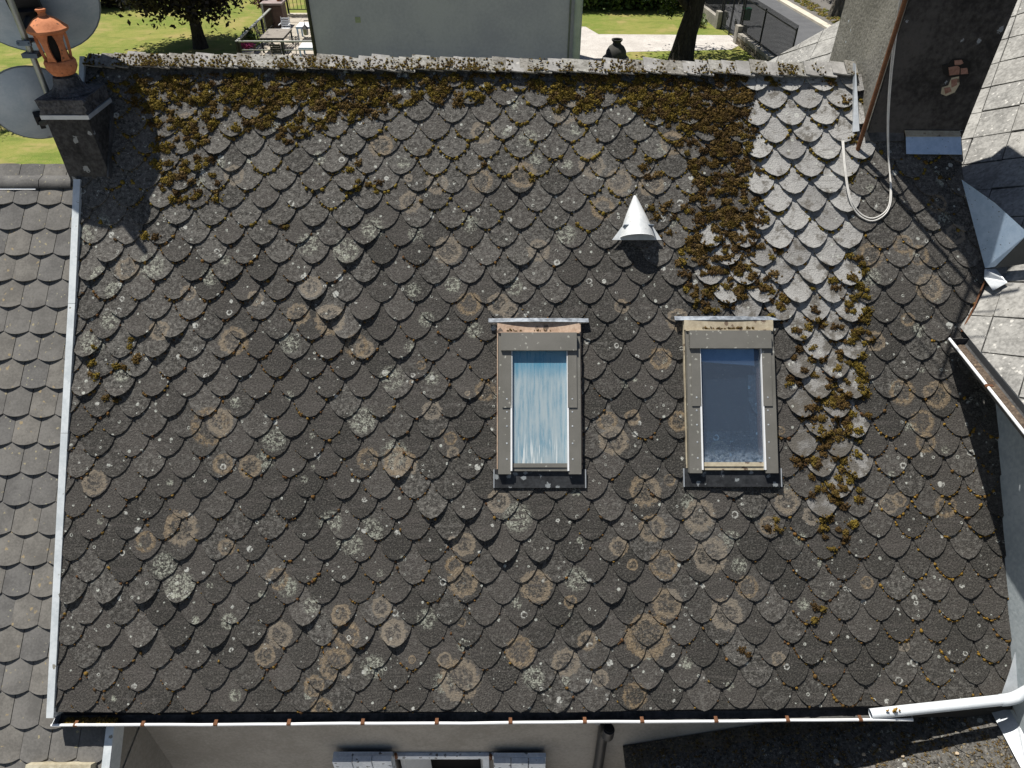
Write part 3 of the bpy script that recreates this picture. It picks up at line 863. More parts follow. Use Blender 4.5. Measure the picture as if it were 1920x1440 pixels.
MB().box(XA - ovh, XB + ovh, YF - ovh, YF, ZT - .03, ZT).box(XA - ovh, XB + ovh, YB, YB + ovh, ZT - .03, ZT).box(XA - ovh, XA, YF, YB, ZT - .03, ZT).box(XB, XB + ovh, YF, YB, ZT - .03, ZT).build('metal_strap', M_ZINC, chim)
cap = MB()
lumpy_box(cap, XA - .012, XB + .012, YF - .012, YB + .012, ZT + .001, ZT + .105, .009)
XC, YC = (XA + XB) / 2 + .005, (YF + YB) / 2 + .0
cap.lathe([(.16, .06), (.12, .085), (.095, .12), (.085, .17), (.0, .17)], V3(XC, YC, ZT + .05), 14)
cap.build('mortar_cap', M_MORTAR, chim, True, 50)
ZP = ZT + .235
pot = MB().lathe([(.075, 0), (.090, .02), (.104, .045), (.106, .085), (.098, .098), (.080, .1), (.078, .03)], V3(XC, YC, ZP), 24).build('pot_collar', M_CLAY, chim, True, 35)
ph = .19
nb = 6
for k in range(nb):                           # upright bars between the slots
    w0 = 2 * math.pi * (k + .18) / nb; w1 = 2 * math.pi * (k + .76) / nb
    q = []
    for z, r in ((.09, .094), (.09 + ph, .108)):
        for w, rr in ((w0, r), (w1, r), (w1, r - .02), (w0, r - .02)):
            q.append(V3(XC + rr * math.cos(w), YC + rr * math.sin(w), ZP + z))
    m2 = MB()
    zs = np.linspace(0, 1, 6)
    for a, b in zip(zs[:-1], zs[1:]):
        sq = lambda t: 1 - .34 * math.sin(math.pi * min(1, t * 1.02)) ** .6
        ring = []
        for t in (a, b):
            r = .094 + .016 * t; z = .092 + (ph - .004) * t
            mw = (w0 + w1) / 2; hw = (w1 - w0) / 2 * (1.5 - .5 / .66 * (sq(t))) if False else (w1 - w0) / 2 * (0.62 + .7 * abs(2 * t - 1) ** 2.6)
            for w, rr in ((mw - hw, r), (mw + hw, r), (mw + hw, r - .02), (mw - hw, r - .02)):
                ring.append(V3(XC + rr * math.cos(w), YC + rr * math.sin(w), ZP + z))
        m2.hexa(ring)
    m2.build('pot_bar', M_CLAY, chim)
MB().lathe([(.055, .02), (.055, .09 + ph)], V3(XC, YC, ZP), 16).build('pot_flue', M_SOOT_SHADE, chim, True)
zc_ = .09 + ph
MB().lathe([(.09, -.004), (.118, .0), (.134, .012), (.134, .026), (.118, .040), (.098, .062), (.070, .086), (.040, .100), (.030, .104), (.025, .118), (.028, .130), (.036, .138), (.036, .146), (.026, .150), (.014, .146), (.014, .12)],
           V3(XC, YC, ZP + zc_), 28).build('pot_lid', M_CLAY, chim, True, 30)
# zinc soakers where the chimney meets the slates
MB().fbox(ROOF, XB - .0, XB + .012, uvm(200, 336)[1], uvm(210, 200)[1], .0, .05).build('soaker', M_DARKZINC, chim)

M_DISH = mottled('grey_blue_dish_back', (.32, .39, .46), (.42, .48, .54), 6, .5, .1, 60, .3, .06, .001)
M_GALV = plain('galvanised_steel', (.30, .32, .31), .4, .6)
M_BLK = plain('black_bracket', (.014, .015, .018), .5)
XM = hy(85, 165, YC)[0]
zlo = hy(92, 180, YC)[2] - .25
ztop = hy(15, 0, YC)[2] + .55
mast = empty('dish_mast', V3(XM, YC, zlo), 'galvanised pole strapped to the small chimney, carrying both satellite dishes', 'pole')
MB().tube([V3(XM, YC, zlo), V3(XM, YC, ztop)], .021, 14).build('tube', M_GALV, mast, True)
MB().box(XM - .035, XA + .002, YC - .012, YC + .012, ZT - .12, ZT - .08).build('wall_bracket', M_GALV, mast)
zc2 = hy(42, 78, YC)[2]
MB().box(XM - .045, XM + .05, YC - .05, YC - .032, zc2 - .016, zc2 + .016).box(XM - .05, XM + .05, YC + .03, YC + .05, zc2 - .014, zc2 + .014).tube([V3(XM - .038, YC - .06, zc2), V3(XM - .038, YC + .06, zc2)], .006, 6).tube([V3(XM + .038, YC - .06, zc2), V3(XM + .038, YC + .06, zc2)], .006, 6).build('clamp', plain('blue_clamp', (.10, .14, .19), .5, .3), mast)
MB().box(XM - .05, XM + .06, YC - .045, YC + .045, zc2 - .10, zc2 - .07).build('clamp', plain('blue_clamp_lower', (.08, .11, .15), .5, .3), mast)
def dish(name, c, axis, rx, ry, label, arm_to, back):
    axis = np.asarray(axis, float) / np.linalg.norm(axis)      # direction the dish looks at the sky
    e1 = np.cross(V3(0, 0, 1), axis); e1 /= np.linalg.norm(e1)
    e2 = np.cross(axis, e1)
    root = empty(name, c - axis * .1, label, 'satellite dish', 'satellite dishes on the mast')
    mb = MB()
    nr_, na = 7, 40
    for off in (0.0, .006):
        b = len(mb.v)
        for i in range(nr_ + 1):
            f = i / nr_
            for k in range(na):
                w = 2 * math.pi * k / na
                mb.v.append(c + f * rx * math.cos(w) * e1 + f * ry * math.sin(w) * e2 + axis * (.11 * f * f - off * (1 if f < 1 else .3)))
        for i in range(nr_):
            for k in range(na):
                q = (b + i * na + k, b + i * na + (k + 1) % na, b + (i + 1) * na + (k + 1) % na, b + (i + 1) * na + k)
                mb.f.append(q if off == 0 else q[::-1])
    mb.build('reflector', M_DISH, root, True, 70)
    MB().tube([c + rx * math.cos(w) * e1 + ry * math.sin(w) * e2 + axis * .109 for w in np.linspace(0, 2 * math.pi, na + 1)], .006, 6, False).build('rim', plain(name + '_rim', (.14, .17, .19), .5), root, True)
    # rear mount
    MB().obox(c - axis * .04, e1, e2, axis, .17 * back, .2 * back, .06).obox(c - axis * .08 - e2 * .02, e1, e2, axis, .09 * back, .12 * back, .06).build('rear_mount', M_BLK, root)
    MB().tube([c - axis * .1, arm_to], .022, 8).build('mount_arm', M_BLK, root, True)
    # feed arm and receiver in front of the dish
    f0 = c - e2 * ry * .9 + axis * .08
    f1 = c - e2 * ry * .55 + axis * .55
    MB().tube([f0, f1], .012, 8).build('feed_arm', M_GALV, root, True)
    MB().lathe([(.0, -.03), (.028, -.03), (.03, .02), (.04, .03), (.04, .06), (.0, .06)], f1, 14, (c + axis * .05) - f1).build('receiver', plain(name + '_receiver', (.30, .30, .30), .5), root, True)
    return root
d1 = hy(52, 14, YC + .20)
dish('upper_satellite_dish', d1, (-.30, .80, .42), .46, .47, 'upper satellite dish behind the orange chimney pot, cut by the top corner', V3(XM, YC + .02, d1[2] - .1), 1.15)
d2 = hy(72, 214, YC + .22)
dish('lower_satellite_dish', d2, (-.45, .75, .45), .31, .36, 'lower satellite dish beside the small black chimney, over the lawn', V3(XM, YC + .02, d2[2] + .05), .4)

# ================================================================== LEFT NEIGHBOUR: PLAIN TILED ROOF
LP = rad(37.5)
LV = V3(0, math.cos(LP), math.sin(LP)); LN = V3(0, -math.sin(LP), math.cos(LP))
LROOF = Frame((hit(60, 1335, EAVE, EN) - EN * .17) * V3(0, 1, 1), EU, LV, LN)
M_TILE = mottled('grey_concrete_tile', (.098, .095, .090), (.150, .145, .137), 5, .9, 0, 55, .4, .3, .004, (22, .16, (.26, .23, .15)))
lv_ridge = LROOF.uv(60, 352)[1]
lu_r = LROOF.uv(206, 1400)[0]
lu_under = LROOF.uv(120, 900)[0]
lhouse = empty('tiled_house', LROOF.O * V3(1, 1, 0) + V3(-5, 1, 0), 'neighbouring house whose plain grey tiled roof runs down the left edge', 'house')
lw = LROOF.uv(60 + 51.5, 1200)[0] - LROOF.uv(60, 1200)[0]
lg = LROOF.uv(60, 1140)[1] - LROOF.uv(60, 1200)[1]
ntile = max(1, round((lv_ridge + .75) / lg))
l_low = lv_ridge - lg * (ntile + .4)
deck = MB().fbox(LROOF, -6.5, lu_r - .01, l_low + .05, lv_ridge + .02, -.06, -.025)
cr_ = LROOF.P(0, lv_ridge + .03, -.03)
deck.hexa([V3(-6.5, cr_[1], cr_[2] - .05), V3(lu_under, cr_[1], cr_[2] - .05), V3(lu_under, cr_[1] + 2.5, cr_[2] - 1.95), V3(-6.5, cr_[1] + 2.5, cr_[2] - 1.95),
           V3(-6.5, cr_[1], cr_[2] - .01), V3(lu_under, cr_[1], cr_[2] - .01), V3(lu_under, cr_[1] + 2.5, cr_[2] - 1.91), V3(-6.5, cr_[1] + 2.5, cr_[2] - 1.91)])
lroof = deck.build('roof', M_DECK, lhouse)
def plain_tile(uc, vt, lw, lg, umax):
    nc = 7
    L = lg * 1.75
    vs, fs = [], []
    lift = .030 + rng.uniform(-.002, .003)
    for t in (0, .45, 1):
        for i in range(nc):
            s = -1 + 2 * i / (nc - 1)
            u = uc + s * (lw / 2 - .0025)
            yb = .030 * (abs(s) ** 2.0)
            y = yb + (L - yb) * t
            u = min(u, umax)
            vs.append(LROOF.P(u, vt + y, lift * (1 - y / L) + .009 * (1 - s * s)))
    fs = [(r * nc + c, r * nc + c + 1, (r + 1) * nc + c + 1, (r + 1) * nc + c) for r in range(2) for c in range(nc - 1)]
    path = [(0, 2), (0, 1)] + [(c, 0) for c in range(nc)] + [(nc - 1, 1), (nc - 1, 2)]
    b = len(vs)
    vs += [vs[r * nc + c] for c, r in path]
    b2 = len(vs)
    vs += [vs[r * nc + c] - LN * .014 for c, r in path]
    fs += [(b + i, b2 + i, b2 + i + 1, b + i + 1) for i in range(len(path) - 1)]
    return vs, fs
lu0 = LROOF.uv(72, 1195)[0]
M_TILES = [M_TILE, mottled('grey_concrete_tile_worn', (.105, .100, .092), (.168, .160, .146), 7, .9, 0, 60, .4, .3, .004, (17, .17, (.25, .20, .12))), mottled('grey_concrete_tile_dark', (.085, .083, .081), (.135, .132, .127), 6, .9, 0, 60, .4, .3, .004, (30, .14, (.26, .25, .18)))]
for r in range(ntile + 2):
    vt = lv_ridge - lg * (r + 1) + .05
    for k in range(-7, 8):
        uc = lu0 + lw * (k + (.5 if r % 2 else 0))
        um = lu_r - .03 if vt < LROOF.uv(160, 1330)[1] else LROOF.uv(175, 800)[0]
        if uc - lw / 2 > um - .02: continue
        if to_px(LROOF.P(uc, vt + lg * .5))[0] < -130: continue
        vs, fs = plain_tile(uc + rng.gauss(0, .001), vt + rng.gauss(0, .003), lw, lg, um)
        link_mesh('roof_tile', vs, fs, M_TILES[rng.choice((0, 0, 1, 1, 2))], lroof, True, 40)
# angular ridge tiles
rl = LROOF.uv(0, 330)[0] - LROOF.uv(-81, 330)[0]
ru0 = LROOF.uv(2, 330)[0]
for k in range(-2, 2):
    u0 = ru0 + rl * k; u1 = u0 + rl - .006
    if k == 1: u1 = u0 + rl * .72
    b0 = LROOF.P(0, lv_ridge - .015, .045); t0 = V3(0, cr_[1] + .03, cr_[2] + .085); k0 = V3(0, cr_[1] + .20, cr_[2] - .03)
    sec = [b0, b0 * .55 + t0 * .45 + V3(0, -.012, .022), t0, t0 + V3(0, .05, -.012), k0]
    mb = MB()
    th = V3(0, 0, -.014)
    poly = [p + V3(0, 0, 0) for p in sec] + [p + th for p in sec[::-1]]
    mb.prism([p * V3(0, 1, 1) + V3(u0, 0, 0) for p in poly], V3(u1 - u0, 0, 0))
    mb.build('ridge_tile', M_TILES[2], lroof, True, 50)
MB().fbox(LROOF, -6, LROOF.uv(72, 352)[0], lv_ridge - .035, lv_ridge - .012, .026, .034).build('ridge_flashing', M_WHITE, lroof)
# verge strip at the lower right end of the tiles
MB().fbox(LROOF, lu_r - .028, lu_r + .03, l_low - .02, LROOF.uv(210, 1330)[1], -.12, .032).build('verge_strip', M_PALEZINC, lhouse)
lo = LROOF.P(0, l_low, -.06)
MB().box(-6.4, lu_r - .02, lo[1] + .12, cr_[1] + 2.2, 0, lo[2] - .02).build('wall', M_RENDER, lhouse)
MB().prism([V3(lu_r - .08, lo[1] + .12, lo[2] - .03), V3(lu_r - .08, cr_[1], lo[2] - .03), V3(lu_r - .08, cr_[1], cr_[2] - .08)], V3(.05, 0, 0)).build('gable', M_RENDER, lhouse)
# light stone coping of a stack standing low on the tiles
q0, q1 = LROOF.uv(48, 1436, .10), LROOF.uv(170, 1436, .10)
MB().fbox(LROOF, q0[0], q1[0], q0[1] - .5, q0[1] + .008, -.05, .10).build('stone_coping', mottled('pale_stone', (.33, .29, .2), (.5, .46, .35), 6, .95, 0, 40, .4, .4, .005), lhouse)

# ================================================================== RIGHT CHIMNEY
bl = ROOF.P(*uvm(1622, 266)); br = ROOF.P(*uvm(1801, 266))
RYF = bl[1]
RX0, RX1 = bl[0], br[0]
RZT = hy(1686, 0, RYF)[2] + .95
RYB = hx(1588, 0, RX0)[1]
print('right chimney', RX0, RX1, RYF, RYB, RZT)
rchim = MB()
M_CHIM2 = mottled('sooty_render', (.020, .019, .0185), (.075, .071, .068), 2.6, .95, 0, 26, .4, .8, .010, (9, .11, (.24, .26, .28)))
lumpy_box(rchim, RX0, RX1, RYF, RYB, bl[2] - 1.0, RZT, .005, 5, 10)
rc = rchim.build('chimney', M_CHIM2, house)
rc['label'] = 'broad sooty chimney with bare bricks showing'
MB().box(RX0 - .05, RX1 + .05, RYF - .05, RYB + .05, RZT + .002, RZT + .09).build('chimney_cap', M_MORTAR, rc)
# sunlight put into the colour: paler lichened sheet on the side face
MB().box(RX0 - .012, RX0 - .006, RYF + .006, RYB, bl[2] - .3, RZT - .002).build('sunlit_side_render', mottled('sunlit_lichened_render', (.12, .115, .10), (.23, .22, .195), 3, .95, 0, 40, .45, .7, .008, (14, .16, (.36, .39, .41))), rc)
M_BRICK = mottled('bare_brick', (.22, .115, .085), (.34, .20, .155), 16, .95, 0, 60, .4, .5, .005)
def chim_patch(poly, name, mat, d):
    MB().prism([hy(x, y, RYF - .006) for x, y in poly], V3(0, -d, 0)).build(name, mat, rc)
chim_patch([(1766, 122), (1778, 120), (1786, 110), (1806, 110), (1820, 116), (1817, 142), (1796, 143), (1778, 145), (1768, 138)], 'masonry_and_hole_shade', M_SOOT_SHADE, .001)  # flat dark patch painted in for the shade of a recess
chim_patch([(1778, 126), (1795, 123), (1799, 126), (1798, 139), (1780, 141)], 'brick', M_BRICK, .006)
chim_patch([(1801, 128), (1813, 127), (1815, 138), (1801, 139)], 'brick', M_BRICK, .004)
chim_patch([(1789, 113), (1803, 112), (1806, 118), (1800, 121), (1790, 122)], 'brick', M_BRICK, .005)
chim_patch([(1784, 146), (1798, 143), (1799, 158), (1790, 173), (1774, 180), (1764, 176), (1766, 164), (1778, 160)], 'masonry_and_hole_shade', M_CREAM, .001)
chim_patch([(1783, 150), (1794, 147), (1794, 159), (1784, 164)], 'brick', M_BRICK, .005)
chim_patch([(1770, 165), (1781, 163), (1784, 171), (1772, 176)], 'brick', M_BRICK, .004)
# flashings at its foot
M_SKYBLUEZ = mottled('zinc_painted_sky_blue', (.34, .46, .62), (.44, .56, .72), 14, .4, .25, 60, .3, .08, .001, (46, .10, (.10, .10, .10)), .5)  # blue sky reflection is put into the base colour of the zinc
def sheet(pts, h, name, mat, parent, F=ROOF, th=.004, lift=None):
    q = []
    for j, (x, y) in enumerate(pts):
        u_, v_ = F.uv(x, y, h if lift is None else lift[j])
        q.append(F.P(u_, v_, h if lift is None else lift[j]))
    return MB().prism(q, F.EN * th).build(name, mat, parent)
sheet([(1699, 289), (1803, 290), (1801, 254), (1698, 254)], .05, 'foot_flashing', M_SKYBLUEZ, rc, lift=[.035, .035, .065, .065])
MB().hexa([hy(1698, 256, RYF - .045), hy(1802, 256, RYF - .045), hy(1799, 246, RYF - .007), hy(1696, 245, RYF - .007)] + [q + V3(0, -.004, .004) for q in (hy(1698, 256, RYF - .045), hy(1802, 256, RYF - .045), hy(1799, 246, RYF - .007), hy(1696, 245, RYF - .007))]).build('foot_flashing', M_CREAM, rc)
sheet([(1622, 265), (1696, 265), (1694, 247), (1683, 239), (1622, 239)], .05, 'foot_flashing', M_DARKZINC, rc, lift=[.03, .03, .05, .06, .06])
sheet([(1598, 248), (1611, 246), (1604, 120), (1599, 118)], .06, 'side_flashing', M_ZINC, rc, lift=[.03, .06, .09, .05])

# ---------------------------------------------------------------- rusty mast, antenna, cables
PB = ROOF.P(*uvm(1607, 284, .02), .02)
pole = empty('rusty_mast', PB, 'thin rusty pole standing beside the broad chimney and leaving the frame', 'mast')
PT = PB + V3(.02, 0, 2.75)
MB().tube([PB, PB + V3(.006, 0, 1.2), PT], .016, 12).build('tube', M_RUST, pole, True)
MB().obox(PB + V3(.02, -.02, 1.9), V3(.75, .65, 0), V3(-.65, .75, 0), V3(0, 0, 1), 1.1, .02, .02).build('antenna_boom', M_GALV, pole)
for k in range(6):
    cpt = PB + V3(.02, -.02, 1.9) + V3(.75, .65, 0) / .992 * (-.5 + .2 * k)
    MB().tube([cpt - V3(-.65, .75, 0) * (.22 + .02 * k), cpt + V3(-.65, .75, 0) * (.22 + .02 * k)], .006, 6).build('antenna_element', M_GALV, pole, True)
M_CABLE = plain('white_cable', (.62, .61, .58), .5)
def smooth_path(pts, n=8):
    pts = [np.asarray(p, float) for p in pts]
    P = [pts[0]] + pts + [pts[-1]]
    out = []
    for i in range(1, len(P) - 2):
        for k in range(n):
            t = k / n
            a, b, c, d = P[i - 1], P[i], P[i + 1], P[i + 2]
            out.append(.5 * ((2 * b) + (-a + c) * t + (2 * a - 5 * b + 4 * c - d) * t * t + (-a + 3 * b - 3 * c + d) * t ** 3))
    out.append(pts[-1])
    return out
def on_roof(x, y, h=.035):
    u_, v_ = uvm(x, y, h)
    return ROOF.P(u_, v_, h)
for j, (dx, lab) in enumerate(((0, 'white cable hanging down the broad chimney, outer of the two loops'), (5, 'white cable hanging down the broad chimney, inner of the two loops'))):
    top = hy(1692 + dx * .6, -30, RYF - .05)
    pts = [top, hy(1678 + dx * .7, 60, RYF - .05), hy(1668 + dx * .6, 150, RYF - .06), hy(1664 + dx * .4, 230, RYF - .09)]
    pts += [on_roof(1666 + dx * .2, 300, .05), on_roof(1671 - dx * .3, 350, .04), on_roof(1669 - dx * .5, 385), on_roof(1655 - dx * .4, 406 - dx * .7), on_roof(1632, 414 - dx), on_roof(1607 + dx * .6, 400 - dx * .6), on_roof(1592 + dx * .5, 370, .055), on_roof(1584 + dx * .4, 320, .062), on_roof(1579 + dx * .5, 264, .055)]
    o = MB().tube(smooth_path(pts), .0052, 8).build('cable', M_CABLE, None, True)
    tag(o, lab, 'cable', 'cables on the broad chimney')

# ================================================================== RIGHT BUILDING: DIAMOND SLABS FACING LEFT
VB = hit(1806, 622, EAVE + EN * .05, EN)            # foot of the valley
RQ = rad(45)
RV = V3(math.cos(RQ), 0, math.sin(RQ)); RN = V3(-math.sin(RQ), 0, math.cos(RQ)); RU = V3(0, -1, 0)
RROOF = Frame(VB, RU, RV, RN)
rhouse = empty('grey_slab_house', V3(XW + 1.5, VB[1], 0), 'neighbouring house with pale grey diamond-slab roof at the right edge', 'house')
M_SLAB = mottled('weathered_fibre_slab', (.20, .196, .185), (.37, .365, .345), 4.5, .95, 0, 34, .5, .6, .006, (30, .2, (.15, .145, .13)))
M_SLAB2 = mottled('weathered_fibre_slab_grey', (.17, .168, .16), (.33, .326, .31), 6, .95, 0, 40, .5, .6, .006, (24, .25, (.5, .49, .46)))
def clip(poly, a, b, c):            # keep a*u + b*v + c >= 0
    out = []
    for i in range(len(poly)):
        p, q = poly[i], poly[(i + 1) % len(poly)]
        dp = a * p[0] + b * p[1] + c; dq = a * q[0] + b * q[1] + c
        if dp >= 0: out.append(p)
        if dp * dq < 0:
            t = dp / (dp - dq)
            out.append((p[0] + (q[0] - p[0]) * t, p[1] + (q[1] - p[1]) * t))
    return out
rdeck = MB().fbox(RROOF, -4.2, 5.4, .02, 5.0, -.08, -.03)
e0, e1 = RROOF.uv(1440, 116), RROOF.uv(1577, 37)       # far raking edge
ea, eb = -(e1[1] - e0[1]), (e1[0] - e0[0])
ec = -(ea * e0[0] + eb * e0[1])
mid = RROOF.uv(1560, 100)
sg = 1 if ea * mid[0] + eb * mid[1] + ec > 0 else -1
print('rake', e0, e1, 'mid', mid)
rr_poly = [(-9, .02), (6, .02), (6, 5), (-9, 5)]
rr_poly = clip(rr_poly, sg * ea, sg * eb, sg * ec)
rdk = MB().prism([RROOF.P(u_, v_, -.06) for u_, v_ in rr_poly], RN * .03)
rroof = rdk.build('roof', M_DECK, rhouse)
SA, SB = .245, .205           # half diagonals along the eave and up the slope
j0 = RROOF.uv(1862, 594)     # a joint crossing seen in the photograph
cnt = 0
for i in range(-34, 26):
    for j in range(-3, 28):
        cu, cv = j0[0] + SA * i, j0[1] + SB * j
        if (i + j) % 2 == 0: continue
        cp = RROOF.P(cu, cv)
        if (cp - CAM) @ FWD < 1: continue
        x_, y_ = to_px(cp)
        if x_ > 2090 or x_ < 1380 or y_ < -120 or y_ > 1300: continue
        gp = .0075
        poly = [(cu - SA + gp, cv), (cu, cv - SB + gp), (cu + SA - gp, cv), (cu, cv + SB - gp)]
        poly = clip(poly, 0, 1, -.005)
        poly = clip(poly, sg * ea, sg * eb, sg * ec)
        if len(poly) < 3: continue
        l1, l2 = rng.uniform(-.002, .004), rng.uniform(-.006, .006)
        P0 = [RROOF.P(u_ + rng.uniform(-.005, .005), v_ + rng.uniform(-.005, .005), l1 - (v_ - cv) * .022 + (u_ - cu) * l2 - .014) for u_, v_ in poly]
        MB().prism(P0, RN * .016).build('slab', rng.choice((M_SLAB, M_SLAB2)), rroof)
        cnt += 1
print('slabs', cnt)
# wall below the eave, gutter, verge metal
WXR = XW
M_PALEWALL = mottled('pale_blue_render', (.26, .30, .32), (.37, .41, .43), 2, .95, 0, 30, .4, .4, .005)
MB().box(WXR, WXR + .35, -2.2, VB[1] + .15, 0, VB[2] - .02).build('wall', M_PALEWALL, rhouse)
MB().box(WXR + .36, WXR + 4, -2.2, VB[1] + 2.5, 0, VB[2] - .1).build('house_body', M_RENDER, rhouse)
g0 = hit(1780, 635, EAVE + EN * .10, EN)
g1 = V3(g0[0], -2.2, g0[2])
gm, gcs = channel(g0, g1, .075, V3(-1, 0, 0))
rg = gm.build('gutter', M_DARKZINC, rhouse, True, 60)
MB().tube([g0 + (g1 - g0) * t + V3(.004 * math.sin(9 * t), 0, 0) for t in np.linspace(0, 1, 16)], .010, 8).build('bead', M_WHITE, rg, True)
MB().prism([g0 + c_ for c_ in gcs], V3(0, .003, 0)).build('end_cap', M_DARKZINC, rg)
M_DIRT = mottled('gutter_silt', (.05, .036, .026), (.13, .10, .075), 20, .95, 0, 60, .5, 1.0, .01, (30, .3, (.20, .15, .10)))
sl = MB()
ns = 26
for k in range(ns + 1):
    f = k / ns
    c_ = g0 + (g1 - g0) * f
    for s in (0, .33, .66, 1):
        sl.v.append(c_ + V3(.022 + .105 * s, 0, -.048 + rng.uniform(-.008, .008)))
for k in range(ns):
    for s in range(3): sl.f.append((k * 4 + s, k * 4 + s + 1, (k + 1) * 4 + s + 1, (k + 1) * 4 + s))
sl.build('silt', M_DIRT, rg)
for yy in np.linspace(g0[1] - .55, -1.5, 6):
    MB().tube([V3(g0[0], yy - .012, g0[2]), V3(g0[0], yy + .012, g0[2])], .013, 8).box(g0[0] + .004, g0[0] + .04, yy - .012, yy + .012, g0[2] + .004, g0[2] + .008).build('gutter_clip', M_RUST, rg)
MB().box(g0[0] + .135, g0[0] + .16, -2.2, g0[1] - .02, g0[2] - .10, g0[2] + .01).build('fascia_board', plain('dark_board', (.04, .045, .05), .7), rhouse)
# valley edge and the triangular zinc sheet above it
def P3(x, y, mode, h):
    if mode == 'm': return on_roof(x, y, h)
    u_, v_ = RROOF.uv(x, y, h)
    return RROOF.P(u_, v_, h)
A, Bq = P3(1803, 337, 'm', .06), P3(1847, 503, 'm', .06)
Cq = P3(1928, 438, 'r', .30)
Dq = (A + Cq) / 2 + V3(0, 0, .02)
Eq = P3(1866, 500, 'm', .12)
flash = MB().prism([A, Bq, Eq, Cq, Dq], V3(-.002, -.003, .003)).build('valley_sheet', M_SKYBLUEZ, rhouse)
M_GREYSHEET = plain('dark_grey_sheet', (.06, .065, .07), .6, .2)
MB().prism([Eq + V3(0, 0, -.004), Cq + V3(0, 0, -.004), P3(1935, 492, 'r', .05), P3(1880, 500, 'r', .04)], V3(0, -.003, -.003)).build('folded_sheet', M_GREYSHEET, flash)
MB().prism([P3(1846, 505, 'm', .055), P3(1845, 522, 'm', .05), P3(1862, 545, 'r', .03), P3(1889, 530, 'r', .03), P3(1868, 505, 'r', .06)], V3(-.002, -.002, .003)).build('sheet_tail', M_ZINC, flash)
v0_, v1_ = P3(1846, 528, 'm', .03), P3(1803, 622, 'm', .03)
MB().tube([v0_, (v0_ + v1_) / 2 + V3(.01, 0, .01), v1_], .007, 6).build('valley_edge', M_RUST, rhouse, True)

# ================================================================== LOW ROOF AT THE BOTTOM RIGHT
LQ = rad(20)
QV = V3(math.cos(LQ), 0, math.sin(LQ)); QN = V3(-math.sin(LQ), 0, math.cos(LQ))
lowp = hit(1700, 1372, V3(0, EAVE[1] - .02, 0), V3(0, 1, 0)) + V3(0, 0, -.08)
QROOF = Frame(lowp, RU, QV, QN)
lean = empty('lean_to', V3(lowp[0] - .5, EAVE[1] - .8, 0), 'low lean-to roof strewn with debris and snail shells below the eaves', 'lean-to')
M_QDECK = mottled('debris_covered_slate', (.05, .042, .033), (.155, .135, .105), 6, .95, 0, 45, .5, .9, .010, (40, .3, (.20, .15, .09)))
qroof = MB().fbox(QROOF, -.255, 1.6, -2.12, 1.0, -.06, -.002).build('roof', M_QDECK, lean)
MB().box(lowp[0] - 1.85, lowp[0] + .45, EAVE[1] - 1.3, YW - .02, 0, lowp[2] - .82).build('wall', M_RENDER, lean)
MB().box(lowp[0] + .5, XW + .3, EAVE[1] - 1.3, EAVE[1] - 1.0, 0, lowp[2] - .1).build('side_wall', M_RENDER, lean)
qs = .235; qg = .15
for r in range(-13, 7):
    for k in range(-2, 6):
        uc = .1 + qs * (k + (.5 if r % 2 else 0)); vt = r * qg
        x_, y_ = to_px(QROOF.P(uc, vt + .05))
        if x_ < 1120 or x_ > 2000 or y_ > 1560: continue
        if uc - qs / 2 < -.25 or uc + qs / 2 > 1.6 or vt > .8 or vt < -2.08: continue
        vs, fs, uv_ = scale_slate(QROOF, uc + rng.gauss(0, .004), vt, qg, qs / 2 * .98, qg * 2.3, .016, .004, 0.0)
        m_ = len(vs)
        none = np.tile((-99, -99, .001), (m_, 1))
        at = dict(ruv=uv_ + V3(20, 0, 0), tv=np.tile((rng.random(), .9, 0), (m_, 1)), la=none, lb=none, lc=none)
        link_mesh('scale_slate', vs, fs, M_SLATE, qroof, True, 40, at)
# zinc strips where main roof, low roof and wall meet
sheet([(1905, 1216), (1945, 1195), (1950, 1330), (1874, 1312), (1893, 1258)], .05, 'valley_strip', M_ZINC, lean, th=.005)
def qpt(x, y, h): 
    u_, v_ = QROOF.uv(x, y, h)
    return QROOF.P(u_, v_, h)
MB().prism([qpt(1856, 1330, .03), qpt(1897, 1322, .06), qpt(1912, 1362, .06), qpt(1985, 1470, .06), qpt(1930, 1470, .03)], QN * .004).build('valley_strip', M_ZINC, lean)
MB().prism([qpt(1898, 1330, .08), qpt(1960, 1290, .16), qpt(1990, 1440, .16), qpt(1950, 1410, .08), qpt(1912, 1355, .07)], QN * .02).build('corner_mortar', mottled('mortar_fillet', (.2, .19, .17), (.36, .34, .3), 6, .95, 0, 40, .4, .6, .008), lean)
# plastic down pipe emptying into the main gutter
M_PVC = plain('white_plastic', (.66, .70, .74), .35, 0, .05)
pa = hy(1632, 1339, EAVE[1] - .02); pb = hy(1893, 1311, EAVE[1] + .0); pc = hy(1916, 1302, EAVE[1] + .02); pd = hy(1990, 1258, EAVE[1] + .05)
pipe = empty('white_pipe', pa, 'white plastic pipe lying over the gutter at the bottom right', 'pipe')
th = pb - pa; th /= np.linalg.norm(th)
MB().tube([pa, pa + th * .3, pb], .037, 18, False).tube([pa + th * .003, pb], .033, 18, False).build('tube', M_PVC, pipe, True)
MB().tube(smooth_path([pb - th * .06, pb, pc, pd], 5), .041, 18).build('elbow', M_PVC, pipe, True)

